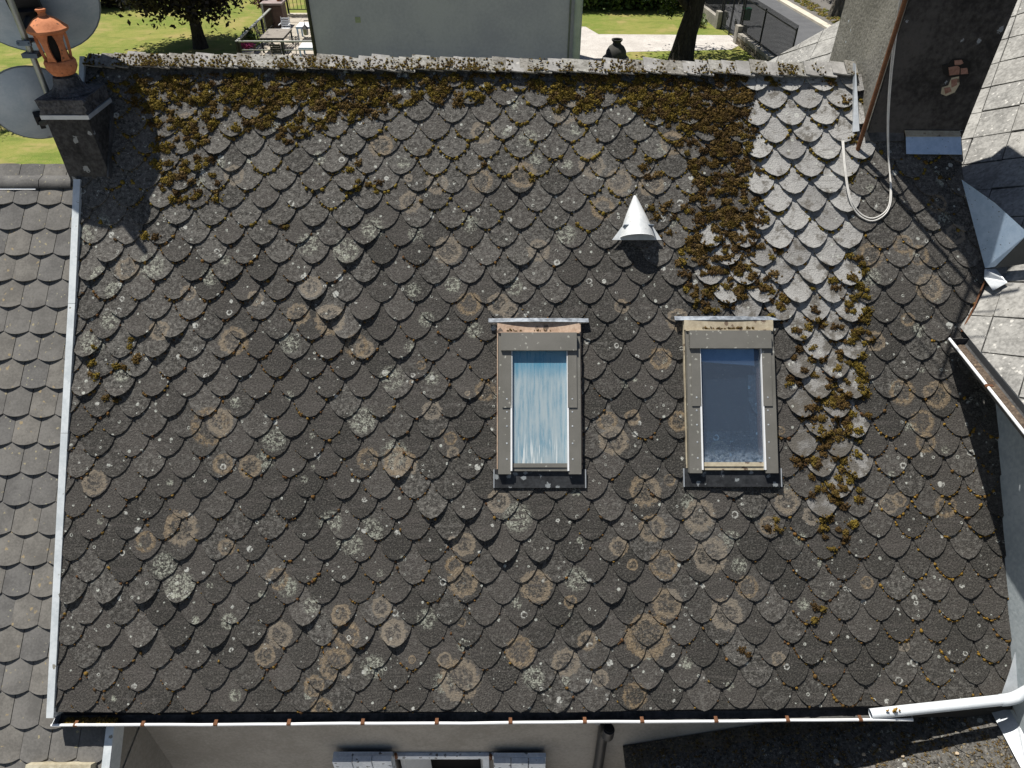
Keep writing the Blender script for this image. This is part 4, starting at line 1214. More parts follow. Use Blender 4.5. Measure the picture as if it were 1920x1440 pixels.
# snail shells and a twig on the low roof
M_SHELL = plain('bleached_shell', (.46, .37, .26), .6, 0, .2)
def shell(c, r, nrm, name, lab):
    mb = MB()
    a = np.cross(nrm, V3(0, 1, 0)); a /= np.linalg.norm(a); b = np.cross(nrm, a)
    pts, rs = [], []
    for k in range(26):
        t = k / 25
        w = t * 2 * math.pi * 2.1 + rng.random() * .1
        rr = r * (.12 + .55 * t)
        pts.append(c + rr * (math.cos(w) * a + math.sin(w) * b) + nrm * (r * .35 * (1 - t)))
        rs.append(r * (.16 + .30 * t))
    mb.tube(pts, rs, 8)
    o = mb.build(name, M_SHELL, None, True)
    return tag(o, lab, 'shell', 'snail shells on the low roof')
for (x, y, r, lab) in ((1571, 1433, .012, 'leftmost snail shell on the sunlit part of the low roof'), (1620, 1415, .014, 'snail shell second from the left on the low roof'), (1650, 1405, .010, 'smallest snail shell on the low roof, closest to the shadow edge'),
                       (1673, 1410, .013, 'snail shell near the middle of the low roof, left of a close pair end'), (1693, 1418, .012, 'snail shell second from the right on the low roof'), (1795, 1413, .014, 'rightmost snail shell on the low roof, towards the zinc strip')):
    shell(qpt(x, y, .028), r, QN, 'snail_shell', lab)

# ================================================================== MOSS (uncountable): tufts as real geometry
def moss_material():
    m = Mat('moss', .95, 0, .1)
    c = m.n('ShaderNodeAttribute', attribute_name='mcol').outputs['Vector']
    n = m.noise(m.pos(), 160, 2, .7)
    col = m.mix(m.step(n, .35, .65), m.vm('MULTIPLY', c, (.55, .55, .55))[0], m.vm('MULTIPLY', c, (1.25, 1.2, 1.1))[0])
    m.b.inputs['Sheen Weight'].default_value = .0
    return m.out(col)
M_MOSS = moss_material()
ICO_V, ICO_F = [], []
def _ico():
    t = (1 + 5 ** .5) / 2
    v = np.array([(-1, t, 0), (1, t, 0), (-1, -t, 0), (1, -t, 0), (0, -1, t), (0, 1, t), (0, -1, -t), (0, 1, -t), (t, 0, -1), (t, 0, 1), (-t, 0, -1), (-t, 0, 1)], float)
    v /= np.linalg.norm(v[0])
    f = np.array([(0, 11, 5), (0, 5, 1), (0, 1, 7), (0, 7, 10), (0, 10, 11), (1, 5, 9), (5, 11, 4), (11, 10, 2), (10, 7, 6), (7, 1, 8), (3, 9, 4), (3, 4, 2), (3, 2, 6), (3, 6, 8), (3, 8, 9), (4, 9, 5), (2, 4, 11), (6, 2, 10), (8, 6, 7), (9, 8, 1)])
    return v, f
ICO_V, ICO_F = _ico()
MOSS_COL = np.array([(.112, .090, .024), (.142, .116, .026), (.094, .068, .022), (.074, .052, .024), (.175, .142, .030), (.128, .096, .042)]) * np.array((1.04, .965, .95))
def moss_mesh(name, pts, nrm, size, flat, blades, cols, label, cat='moss'):
    """pts (n,3) on the surface, size (n,), lumps plus upright blades"""
    n = len(pts)
    pts = np.asarray(pts); size = np.asarray(size)[:, None, None]
    nrm = nrm / np.linalg.norm(nrm)
    a = np.cross(nrm, (0.3, .9, .1)); a /= np.linalg.norm(a); b = np.cross(nrm, a)
    jit = RNG.uniform(.5, 1.5, (n, 12, 1))
    loc = ICO_V[None] * jit * size * np.array([1, 1, flat])
    V = pts[:, None] + loc[..., :1] * a + loc[..., 1:2] * b + loc[..., 2:] * nrm
    F = (ICO_F[None] + (np.arange(n) * 12)[:, None, None]).reshape(-1, 3)
    C = np.repeat(cols, 12, 0) * RNG.uniform(.6, 1.1, (n * 12, 1)) * (1.0 if blades else 1.2)
    V = V.reshape(-1, 3)
    if blades:
        nb = n * blades
        base = np.repeat(pts, blades, 0) + (RNG.normal(0, .8, (nb, 1)) * a + RNG.normal(0, .8, (nb, 1)) * b) * np.repeat(size[:, 0], blades, 0) + nrm * np.repeat(size[:, 0], blades, 0) * flat * .5
        d = nrm * RNG.uniform(.35, 1.0, (nb, 1)) + a * RNG.normal(0, .75, (nb, 1)) + b * RNG.normal(0, .75, (nb, 1))
        d /= np.linalg.norm(d, axis=1)[:, None]
        ln = np.repeat(size[:, 0], blades, 0) * RNG.uniform(.5, 1.15, (nb, 1))
        side = np.cross(d, RNG.normal(0, 1, (nb, 3))); side /= np.linalg.norm(side, axis=1)[:, None]
        wd = ln * .14 + .0010
        tri = np.stack([base - side * wd, base + side * wd, base + d * ln * .6 + side * wd * .7, base + d * ln], 1)
        F2 = np.stack([np.arange(nb) * 4, np.arange(nb) * 4 + 1, np.arange(nb) * 4 + 2, np.arange(nb) * 4 + 3], 1)
        o1 = len(V)
        C2 = np.repeat(np.repeat(cols, blades, 0) * RNG.uniform(.75, 1.5, (nb, 1)), 4, 0)
        V = np.concatenate([V, tri.reshape(-1, 3)]); C = np.concatenate([C, C2])
        faces = F.tolist() + (F2 + o1).tolist()
    else:
        faces = F.tolist()
    o = link_mesh(name, V, faces, M_MOSS, None, True, 0, {'mcol': C})
    return tag(o, label, cat, None, 'stuff')

# density of the mossy carpet in photo pixels: blobs (x, y, rx, ry, weight)
CARPET = [(300, 165, 60, 45, 1.0), (400, 150, 90, 40, 1.0), (520, 155, 110, 40, 1.0), (640, 160, 110, 45, .95), (760, 160, 100, 38, .9), (860, 165, 60, 34, .8), (330, 205, 70, 40, .7), (450, 205, 90, 45, .75), (560, 215, 70, 40, .65), (660, 200, 70, 35, .5),
          (340, 285, 60, 40, .55), (360, 350, 50, 45, .7), (330, 330, 45, 35, .45), (385, 265, 45, 35, .5), (545, 240, 30, 30, .5), (1040, 160, 45, 34, .9), (1100, 160, 70, 36, .85), (1070, 190, 40, 26, .6), (1180, 165, 60, 34, .8), (1240, 180, 60, 45, 1.1), (1300, 200, 70, 50, 1.2),
          (1350, 200, 50, 55, 1.2), (1370, 170, 40, 40, .9), (1330, 260, 60, 50, 1.2), (1380, 250, 40, 40, .9), (1350, 320, 55, 50, 1.2), (1395, 310, 40, 40, .7), (1340, 380, 60, 50, 1.1), (1390, 370, 40, 45, .8), (1345, 440, 65, 50, 1.1), (1400, 430, 45, 45, .9), (1320, 490, 50, 40, .8),
          (1375, 500, 60, 45, 1.0), (1430, 500, 40, 50, .8), (1340, 560, 60, 26, .8), (1420, 560, 60, 28, .9), (1300, 555, 30, 25, .6), (1250, 410, 35, 40, .35), (1490, 590, 50, 35, .55), (1560, 560, 50, 40, .45), (1600, 520, 22, 45, .8), (1612, 580, 22, 45, .8), (1610, 640, 28, 50, .8),
          (1545, 640, 50, 40, .6), (1500, 660, 35, 40, .55), (1590, 700, 40, 40, .75), (1530, 730, 55, 40, .8), (1600, 760, 35, 40, .7), (1545, 790, 50, 40, .85), (1580, 830, 40, 40, .75), (1520, 840, 35, 40, .6), (1560, 880, 45, 40, .85), (1585, 920, 35, 35, .7), (1550, 945, 35, 35, .8), (1570, 990, 35, 30, .75),
          (1440, 985, 25, 20, .45), (1560, 1040, 25, 25, .4), (1530, 1160, 25, 25, .35), (1405, 1225, 20, 14, .6), (170, 690, 25, 18, .6), (215, 745, 22, 16, .6), (235, 680, 25, 20, .6), (250, 640, 20, 14, .5), (540, 420, 18, 14, .6), (280, 440, 18, 14, .6), (185, 640, 16, 18, .4),
          (670, 330, 20, 30, .5), (690, 350, 26, 18, .6), (1000, 330, 14, 12, .4), (1230, 310, 30, 25, .4), (205, 165, 22, 14, .5), (250, 160, 20, 14, .5), (1420, 150, 16, 14, .5), (1470, 150, 40, 8, .7), (1540, 152, 40, 8, .7), (1590, 200, 12, 40, .5), (1600, 300, 10, 40, .5), (1395, 430, 30, 30, .5), (960, 150, 40, 14, .5), (900, 300, 16, 14, .3)]
pts, sizes, cols = [], [], []
for (x, y, rx, ry, w) in CARPET:
    for _ in range(int(math.pi * rx * ry * w * (1.45 if y < 225 else 1.1) / 225)):
        r = math.sqrt(random.random()) ** .85; a = random.uniform(0, 2 * math.pi)
        px, py = x + rx * r * math.cos(a), y + ry * r * math.sin(a)
        u_, v_ = uvm(px, py, .02)
        h, t, yy = surf_h(u_, v_)
        if t is not None:
            pale = t['pale']
            if yy / t['g'] < .40 and random.random() < (.85 if pale else .6): continue      # tails stay barer
            if pale and random.random() < .25: continue
        c = MOSS_COL[random.choice((0, 0, 1, 1, 2, 2, 3, 4, 5))]
        if 1290 < px < 1440: c = MOSS_COL[random.choice((0, 2, 2, 2, 3, 3, 5))]
        if px > 1590 and py > 460: c = MOSS_COL[random.choice((1, 4, 0, 2))]
        elif px > 1450 and py > 560: c = np.array(random.choice(((.12, .085, .026), (.095, .062, .024), (.15, .11, .028), (.075, .05, .024))))
        pr = random.uniform(.014, .042) * (1.15 if py < 230 else 1)
        el = random.uniform(.5, 1.0); an = random.uniform(-.7, .7)
        for _ in range(random.randint(6, 8) + int(pr * 330)):
            g1, g2 = random.gauss(0, .55) * pr * 1.15, random.gauss(0, .55) * pr * el
            uu, vv = u_ + g1 * math.cos(an) - g2 * math.sin(an), v_ + g1 * math.sin(an) + g2 * math.cos(an)
            if uu < u_left(vv) + .02 or vv > LEN - .1: continue
            hh_, t2, y2 = surf_h(uu, vv)
            q = max(0, 1 - math.hypot(g1, g2) / (pr * 1.3))
            s_ = random.uniform(.0045, .009) + .006 * q
            pts.append(ROOF.P(uu, vv, hh_ + .001 + .010 * q * min(1, pr / .03))); sizes.append(s_)
            cols.append(c * random.uniform(.8, 1.2))
print('carpet tufts', len(pts))
moss_mesh('moss', pts, EN * .8 + V3(0, 0, .5), sizes, .6, 7, np.array(cols), 'brown and olive moss carpet under the ridge and beside the pale slates')

# small cushions caught in the joints between slates
pts, sizes, cols = [], [], []
for t in tiles:
    px, py = t['px'], t['py']
    w = .5
    if px < 1000 and py > 560: w = 2.2
    if px < 640 and py < 700: w = 4.0
    if px > 1650 and py > 780: w = 4.5
    if 1450 < px < 1640 and py > 700: w = 6.0
    if t['pale']: w = 3.0
    if py < 330: w = 6.0
    elif py < 480 and px < 1300: w = 3.5
    if 920 < px < 1300 and 480 < py: w = .7
    if 1080 < px < 1480 and py > 1000: w = 1.4
    n = np.random.default_rng(t['n'] * 100 + t['k'] + 7).poisson(w * 2.0 * random.choice((.15, .5, 1, 2.0)))
    yellow = px > 1650
    for _ in range(n):
        s = random.uniform(-.95, .95)
        yb = y_edge(s) * t['g'] * 1.06
        u_ = t['uc'] + s * WT; v_ = warp(u_, t['vt'] + yb) - random.uniform(.003, .012)
        if u_ < u_left(v_) + .01 or u_ > u_right(v_) - .02: continue
        if any(a - .02 < u_ < b + .02 and c - .1 < v_ < d + .1 for a, b, c, d in SKY_UV): continue
        h, _, _ = surf_h(u_, v_)
        s_ = random.choice((.004, .005, .006, .008, .010, .013)) * random.uniform(.8, 1.15)
        pts.append(ROOF.P(u_, v_, h + s_ * .3)); sizes.append(s_)
        c = np.array(random.choice(((.15, .085, .03), (.12, .075, .028), (.10, .055, .028), (.17, .11, .03), (.085, .055, .03))))
        if yellow: c = np.array(random.choice(((.23, .145, .03), (.19, .12, .03), (.15, .09, .03))))
        if t['pale']: c = c * .8
        if py < 420: c = MOSS_COL[random.choice((0, 1, 2, 4))]; sizes[-1] *= 1.2
        cols.append(c)
print('cushions', len(pts))
moss_mesh('moss_cushions', pts, EN, sizes, .85, 0, np.array(cols), 'little brown moss cushions lodged in the joints between slates')

# moss along the ridge slates, in the gutter end, above the right skylight
pts, sizes, cols = [], [], []
for _ in range(4200):
    px = random.uniform(165, 1600)
    g = smooth_hash(px * .02, 1.7) + .5 * smooth_hash(px * .11, 4)
    if random.random() > .30 + .5 * g + (.25 if px < 900 else 0) - (.2 if px > 1350 else 0): continue
    u_ = uvm(px, 130)[0]
    v_ = rv(u_)
    f = random.random() ** 1.6
    tl = rad(24)
    p = ROOF.P(u_, v_, .073) + (.13 * f) * V3(0, math.cos(tl), math.sin(tl))
    pts.append(p); sizes.append(random.uniform(.004, .010)); cols.append(MOSS_COL[random.choice((0, 1, 1, 4, 5, 2, 3))])
for _ in range(420):
    x_ = hy(random.uniform(104, 205), 1345, EAVE[1] - .05)[0]
    f = (x_ - ga[0]) / gd[0]
    pts.append(V3(x_, YG + random.uniform(.012, .06), (ga + gd * f)[2] - .012 - random.random() * .02)); sizes.append(random.uniform(.006, .011)); cols.append(MOSS_COL[random.choice((0, 1, 2, 5))] * 1.3)
for i_, (a, b, c, d) in enumerate(SKY_UV):
    for _ in range(70 if i_ else 40):
        f = random.random()
        if i_ == 0 and not (.1 < f < .28 or .42 < f < .68): continue
        if i_ == 1 and not .2 < f < .8: continue
        pts.append(ROOF.P(a + (b - a) * f, d + random.uniform(.002, .02), .064)); sizes.append(random.uniform(.004, .009)); cols.append(MOSS_COL[random.choice((2, 3, 5, 0))])
moss_mesh('ridge_moss', pts, V3(0, -.2, 1), sizes, .7, 8, np.array(cols), 'yellowish moss tufts on ridge slates, skylight heads and the gutter end')

# debris on the low roof
pts, sizes, cols = [], [], []
for _ in range(3200):
    x_, y_ = random.uniform(1180, 1900), random.uniform(1345, 1470)
    u_, v_ = QROOF.uv(x_, y_, .015)
    if u_ < -.24 or v_ > 1.0: continue
    if smooth_hash(u_ * 7, v_ * 7) < -.1 and random.random() < .7: continue
    pts.append(QROOF.P(u_, v_, .014)); sizes.append(random.choice((.002, .003, .004, .005, .007, .010)))
    cols.append(np.array(random.choice(((.16, .115, .05), (.13, .09, .04), (.20, .16, .08), (.10, .075, .04), (.24, .2, .13)))))
moss_mesh('roof_debris', pts, QN, sizes, .6, 5, np.array(cols), 'crumbled moss and litter covering the low roof at the bottom right', 'debris')
# withered leaf tuft stuck under the white pipe
pts = [hy(1668 + random.gauss(0, 7), 1328 + random.gauss(0, 5), EAVE[1] + .0) + V3(0, -.03, .03) for _ in range(26)]
moss_mesh('withered_tuft', pts, V3(0, -.4, 1), [random.uniform(.005, .011) for _ in pts], .7, 6, np.array([(.42, .26, .06)] * len(pts)), 'withered yellow tuft caught beside the white pipe end', 'tuft')

# ================================================================== GROUND AND WHAT STANDS BEHIND THE RIDGE
def lawn_material():
    m = Mat('mown_lawn', .95, 0, .1)
    p = m.pos()
    n1 = m.noise(p, .35, 4, .6); n2 = m.noise(p, 3.0, 4, .65); n3 = m.noise(p, 22, 3, .8)
    f = m.ma('ADD', m.ma('MULTIPLY', n1, .6), m.ma('MULTIPLY', n2, .4))
    c = m.mix(m.step(f, .36, .62), (.105, .165, .022), (.220, .220, .058))
    c = m.mix(m.step(n3, .4, .62, 0, .55), c, (.25, .25, .085))
    c = m.mix(m.step(n3, .46, .3, 0, .6), c, (.05, .075, .012))
    c = m.mix(m.step(m.noise(p, .55, 4, .65), .50, .66, 0, .75), c, (.30, .245, .10))
    c = m.mix(m.step(m.noise(m.vm('MULTIPLY', p, (.5, 2.2, 1))[0], .8, 3, .6), .52, .66, 0, .5), c, (.10, .14, .028))
    return m.out(c, None, m.bump(n3, .6, .03))
M_LAWN = lawn_material()
G = 170
o = link_mesh('lawn', [V3(-G, -60, 0), V3(G, -60, 0), V3(G, 260, 0), V3(-G, 260, 0)], [(0, 1, 2, 3)], M_LAWN)
tag(o, kind='structure')
def ground_sheet(name, pix, z, mat):
    q = [hz(x, y, z) if not isinstance(x, tuple) else None for x, y in pix]
    return tag(link_mesh(name, q, [tuple(range(len(q)))], mat), kind='structure')
M_GRAVEL = mottled('pale_gravel', (.36, .335, .31), (.56, .535, .50), 1.2, .95, 0, 25, .6, .5, .02, (9, .2, (.30, .27, .26)))
M_ASPH = mottled('asphalt', (.085, .088, .094), (.115, .118, .124), 1.5, .9, 0, 60, .5, .4, .01)
M_PAVE = mottled('worn_pavement', (.10, .095, .09), (.17, .16, .145), 1.0, .95, 0, 30, .5, .4, .01)
M_KERB = mottled('cream_kerb', (.46, .42, .34), (.60, .56, .47), 1.5, .9, 0, 30, .4, .3, .01)
# front yard gravel keeps the light bouncing onto the front wall
tag(link_mesh('front_yard', [V3(-30, -40, .008), V3(30, -40, .008), V3(30, 3.0, .008), V3(-30, 3.0, .008)], [(0, 1, 2, 3)], M_GRAVEL), kind='structure')
ground_sheet('gravel_path', [(1000, 130), (1000, 48), (1098, 50), (1122, 64), (1380, 66), (1400, 78), (1370, 93), (1180, 97), (1150, 104), (1130, 130)], .008, M_GRAVEL)
# road: parallel strips along the fence direction
r0, r1 = hz(1585, 92), hz(1400, -20)
rdir = r1 - r0; rdir /= np.linalg.norm(rdir)
rnor = V3(rdir[1], -rdir[0], 0)
rb = r0 - rdir * 30
def strip(name, a0, a1, z, mat):
    far = 120
    return tag(link_mesh(name, [rb + rnor * a0 + V3(0, 0, z), rb + rnor * a1 + V3(0, 0, z), rb + rdir * far + rnor * a1 + V3(0, 0, z), rb + rdir * far + rnor * a0 + V3(0, 0, z)], [(0, 1, 2, 3)], mat), kind='structure')
along_f = hz(1384, 80)
k0 = hz(1510, 33); wroad = float((k0 - rb) @ rnor)
k1 = hz(1500, 40); 
strip('road', float((along_f - rb) @ rnor) + .3, wroad, .012, M_ASPH)
MB().hexa([rb + rnor * a + rdir * l + V3(0, 0, z) for z in (0, .12) for a, l in ((wroad, 0), (wroad + .45, 0), (wroad + .45, 120), (wroad, 120))]).build('kerb', M_KERB)['kind'] = 'structure'
strip('pavement', wroad + .45, wroad + 3.6, .10, M_PAVE)
# dark hedge and wall shadow beyond the pavement, wall beyond the far lawn
def leafy(name, centre, radii, n, size, mat, parent=None, label=None, cat=None, seed=1, clumps=40, shell=.5):
    """foliage: many small leaf faces gathered in clumps through the volume"""
    r = np.random.default_rng(seed)
    cc = r.normal(0, 1, (clumps, 3)); cc /= np.linalg.norm(cc, axis=1)[:, None]
    cc *= (r.uniform(shell, 1.0, (clumps, 1)))
    pick = r.integers(0, clumps, n)
    p = cc[pick] + r.normal(0, .16, (n, 3))
    p = p * np.array(radii) + np.array(centre)
    d1 = r.normal(0, 1, (n, 3)); d1 /= np.linalg.norm(d1, axis=1)[:, None]
    d2 = np.cross(d1, r.normal(0, 1, (n, 3))); d2 /= np.linalg.norm(d2, axis=1)[:, None]
    s = size * r.uniform(.6, 1.4, (n, 1))
    V = np.stack([p - d1 * s, p - d2 * s * .55, p + d1 * s, p + d2 * s * .55], 1).reshape(-1, 3)
    F = np.arange(n * 4).reshape(-1, 4).tolist()
    o = link_mesh(name, V, F, mat, parent)
    if label: tag(o, label, cat)
    return o
def leaf_mat(name, c1, c2):
    m = Mat(name, .6, 0, .3)
    n = m.noise(m.pos(), 3.0, 3, .6)
    col = m.mix(m.step(n, .35, .65), c1, c2)
    m.b.inputs['Subsurface Weight'].default_value = 0
    return m.out(col)
M_LEAF = leaf_mat('green_leaves', (.035, .065, .012), (.085, .13, .025))
M_LEAFD = leaf_mat('dark_maple_leaves', (.014, .012, .010), (.035, .026, .018))
M_BARK = mottled('dark_bark', (.018, .015, .013), (.050, .044, .038), 6, .95, 0, 25, .5, .9, .03, None, .2, (1, 1, .25))
M_BARKG = mottled('grey_bark', (.06, .054, .044), (.13, .12, .10), 6, .95, 0, 25, .5, .8, .03, None, .2, (1, 1, .3))
def tree(name, base, h, r0_, lean, label, crown_c, crown_r, n, size, lmat, bark, seed, clumps=60, group='trees behind the house'):
    root = empty(name, base, label, 'tree', group)
    rr = random.Random(seed)
    pts, rs = [], []
    for k in range(9):
        t = k / 8
        pts.append(base + V3(lean[0] * t + rr.uniform(-.04, .04), lean[1] * t + rr.uniform(-.04, .04), h * t - (.1 if k == 0 else 0)))
        rs.append(r0_ * (1.35 - .35 * min(1, t * 6)) * (1 - .55 * t))
    tr = MB().tube(pts, rs, 14)
    for k in range(9):
        i = rr.choice((3, 4, 5, 6, 7))
        s = pts[i]
        a = rr.uniform(0, 2 * math.pi)
        L = rr.uniform(.5, .9) * crown_r[0]
        e = s + V3(math.cos(a) * L, math.sin(a) * L, rr.uniform(.3, .9) * L)
        tr.tube([s, (s + e) / 2 + V3(0, 0, .1 * L), e], [rs[i] * .5, rs[i] * .32, rs[i] * .1], 7)
    tr.build('trunk', bark, root, True, 60)
    leafy('crown', base + np.array(crown_c), crown_r, n, size, lmat, root, seed=seed, clumps=clumps)
    return root
tree('maple_tree', hz(376, 90), 5.0, .30, (0, .1, 0), 'dark-leaved tree on the lawn, trunk fully in view', (-.6, .5, 3.7), (3.0, 2.6, 2.5), 17000, .12, M_LEAFD, M_BARK, 5, 90)
tb = hz(1274, 128)
tree('walnut_tree', tb, 6.0, .52, (.75, .5, 0), 'thick dark tree trunk standing in front of the gravel path', (.6, .9, 6.4), (4.2, 4.0, 2.9), 9000, .12, M_LEAF, M_BARK, 8, 90)
lb = hz(12, 192)
tree('lime_tree', lb, 5.0, .22, (-.45, .2, 0), 'slim trunk at the left edge between the two satellite dishes', (-.5, .2, 4.9), (2.6, 2.4, 1.7), 6000, .10, M_LEAF, M_BARK, 12, 70)
rt = hz(1560, 33)
tree('roadside_tree', rt + V3(.3, 0, .1), 7.0, .42, (.6, .4, 0), 'grey tree trunk at the road verge beside the broad chimney', (.6, .4, 7.0), (3.2, 3.0, 2.6), 5000, .12, M_LEAF, M_BARKG, 21, 60)
# sprouts on the walnut trunk and the branch tips that hang into view
leafy('leafy_sprout', tb + V3(-.55, 1.0, 2.35), (.55, .4, .55), 260, .085, M_LEAF, None, 'leafy sprout growing from the side of the thick trunk', 'sprout', 31, 14, .2)
leafy('hanging_branch', hz(1382, 20) * V3(1, 1, 0) + V3(-.75, -3, 2.55), (.55, .4, .25), 150, .085, M_LEAF, None, 'bright green branch tip hanging above the iron gate', 'branch', 32, 10, .2)
for k, (x, y, z, s_) in enumerate(((272, 24, 2.9, 31), (296, 46, 2.6, 42))):
    pass
# hedge and far wall in deep shade, top middle
hw0, hw1 = hz(1090, 30), hz(1300, 26)
hedge = empty('far_hedge', (hw0 + hw1) / 2 + V3(0, 1.2, 0), 'dark hedge before a stone wall beyond the far lawn', 'hedge')
c_ = (hw0 + hw1) / 2
leafy('foliage', c_ + V3(-.6, 2.0, 1.7), (5.2, 1.7, 2.0), 16000, .13, M_LEAF, hedge, seed=41, clumps=160, shell=.2)
MB().box(c_[0] - 7, c_[0] + 7, c_[1] + 3.2, c_[1] + 3.7, 0, 2.4).build('stone_wall', mottled('dark_stone', (.05, .05, .05), (.12, .12, .115), 2, .95, 0, 10, .5, .8, .03), hedge)
hl = hz(200, 22) + V3(2.2, .2, 0)
h2 = empty('lawn_hedge', hl + V3(-2.2, 1, 0), 'dark clipped hedge at the top left edge of the lawn', 'hedge')
leafy('foliage', hl + V3(-2.6, 1.2, 1.2), (2.3, 1.5, 1.4), 9000, .11, M_LEAFD, h2, seed=43, clumps=150, shell=.1)
h3c = hz(1545, 5)
h3 = empty('roadside_hedge', h3c + rnor * .9, 'dark hedge along the pavement behind the road', 'hedge')
leafy('foliage', h3c + rnor * 1.0 + V3(0, 1, .9), (1.4, 3.0, 1.1), 5000, .11, M_LEAFD, h3, seed=45, clumps=120, shell=.1)
# dry grass tufts along the verge
vp = []
for _ in range(260):
    f = random.uniform(-4, 9)
    vp.append(rt + rdir * f * .6 - rnor * random.uniform(-.2, .7) + V3(0, 0, .11))
moss_mesh('verge_grass', vp, V3(0, 0, 1), [random.uniform(.05, .12) for _ in vp], .5, 8, np.array([random.choice(((.24, .19, .07), (.19, .17, .05), (.13, .15, .03))) for _ in vp]), 'dry grass tufts along the edge of the pavement', 'grass')

# ---------------------------------------------------------------- background house
BY = 32.0
bxl, bxr = hy(586, 60, BY)[0], hy(1090, 60, BY)[0]
M_BWALL = mottled('cool_grey_render', (.38, .375, .55), (.47, .465, .64), .5, .95, 0, 9, .4, .3, .01)
bh = empty('render_house', V3((bxl + bxr) / 2, BY + 4, 0), 'house behind the ridge with a blank grey-blue rendered wall', 'house')
MB().box(bxl, bxr, BY, BY + 6.2, 0, 5.4).build('wall', M_BWALL, bh)
ym = BY + 3.1
M_ROOFB = mottled('dark_roof', (.05, .05, .055), (.09, .09, .095), 2, .9)
for s in (0, 1):
    y0, y1 = (BY - .35, ym) if s == 0 else (ym, BY + 6.55)
    z0, z1 = (5.2, 7.6) if s == 0 else (7.6, 5.2)
    MB().hexa([V3(bxl - .3, y0, z0), V3(bxr + .3, y0, z0), V3(bxr + .3, y1, z1), V3(bxl - .3, y1, z1), V3(bxl - .3, y0, z0 + .15), V3(bxr + .3, y0, z0 + .15), V3(bxr + .3, y1, z1 + .15), V3(bxl - .3, y1, z1 + .15)]).build('roof', M_ROOFB, bh)
MB().prism([V3(bxl, BY, 5.4), V3(bxl, BY + 6.2, 5.4), V3(bxl, ym, 7.5)], V3(.2, 0, 0)).prism([V3(bxr - .2, BY, 5.4), V3(bxr - .2, BY + 6.2, 5.4), V3(bxr - .2, ym, 7.5)], V3(.2, 0, 0)).build('gable', M_BWALL, bh)
MB().tube([V3(bxr - .18, BY - .12, 0), V3(bxr - .18, BY - .12, 5.2)], .16, 14).build('drain_pipe', mottled('pale_pipe', (.32, .36, .40), (.42, .46, .5), 3, .5), bh, True)
MB().tube([V3(bxr - .50, BY - .03, 0), V3(bxr - .50, BY - .03, 5.2)], .035, 8).build('drain_pipe', M_PIPE, bh, True)
MB().tube([V3(bxl - .02, BY - .02, 0), V3(bxl - .02, BY - .02, 5.2)], .07, 10).build('drain_pipe', M_BLACKPIPE, bh, True)
q = hy(671, 37, BY - .01)
MB().box(q[0] - .11, q[0] + .11, BY - .012, BY - .002, q[2] - .11, q[2] + .11).build('patch_plate', plain('yellowish_plate', (.30, .33, .28), .8), bh)
# dry-stone urn by the gravel
ub = hz(1154, 112)
urn = MB().lathe([(.66, -.1), (.64, .10), (.50, .22), (.48, .40), (.36, .60), (.22, .70), (.18, .78), (.26, .88), (.27, .93), (.2, .92)], ub, 16).build('stone_urn', plain('dark_stone_urn', (.06, .06, .055), .9), None, True, 40)
tag(urn, 'dark stone urn at the edge of the shaded gravel', 'urn')

# ---------------------------------------------------------------- iron railings and gate along the road
M_IRON = plain('black_iron', (.022, .024, .026), .6, .2)
M_LOWWALL = mottled('concrete_coping', (.22, .21, .185), (.36, .34, .30), 2, .95, 0, 20, .5, .5, .02)
M_RUBBLE = mottled('rubble_stone', (.12, .10, .075), (.34, .30, .22), 4, .95, 0, 9, .6, .9, .05)
def railing(root, a, b, h0, h1, spike, gap, posts, lean=None):
    d = b - a; L = np.linalg.norm(d); d = d / L
    bars = MB()
    n = int(L / gap)
    side = V3(-d[1], d[0], 0)
    for k in range(n + 1):
        p = a + d * (k * L / n)
        bars.obox(p + V3(0, 0, (h0 + h1 + spike) / 2), d, side, V3(0, 0, 1), .022, .022, h1 + spike - h0)
    ob = bars.build('bars', M_IRON, root); ob['kind'] = 'stuff'
    for z in (h0 + .08, h1):
        MB().obox((a + b) / 2 + V3(0, 0, z), d, side, V3(0, 0, 1), L, .035, .045).build('rail', M_IRON, root)
    for t in posts:
        p = a + d * L * t
        MB().obox(p + V3(0, 0, (h1 + .1) / 2), d, side, V3(0, 0, 1), .06, .06, h1 + .1).build('post', M_IRON, root)
def along(px, py): return hz(px, py, .0)
f0, f1 = along(1376, 102), along(1452, 172)
fd = (f1 - f0); fd /= np.linalg.norm(fd)
fdir = -rdir
fa = along(1384, 80)
fence1 = empty('roadside_railing', fa, 'black spiked iron railing on a low wall right of the gate', 'railing', 'iron railings along the road')
fb = fa + fdir * 6.2
railing(fence1, fa, fb, .55, 2.05, .22, .105, (.01, .42, .99))
sd = V3(-fdir[1], fdir[0], 0)
MB().obox((fa + fb) / 2 + V3(0, 0, .46), fdir, sd, V3(0, 0, 1), 6.3, .46, .16).build('coping', M_LOWWALL, fence1)
nst = 34
st = MB()
rs_ = random.Random(5)
for k in range(nst):
    for j in range(2):
        p = fa + fdir * (k + .5 + .3 * j) * 6.2 / nst + V3(0, 0, .10 + .19 * j)
        MB().obox(p, fdir + V3(0, 0, rs_.uniform(-.2, .2)), sd, V3(0, 0, 1), 6.2 / nst * rs_.uniform(.75, .98), .36 + rs_.uniform(0, .09), .17 * rs_.uniform(.8, 1.05)).build('stone', M_RUBBLE, fence1)
ga_, gb_ = fa - fdir * .15, fa - fdir * 2.75
gate = empty('iron_gate', gb_, 'black double iron gate with scrolls at the end of the gravel path', 'gate')
railing(gate, gb_, ga_, .12, 2.1, .05, .16, (0, .5, 1))
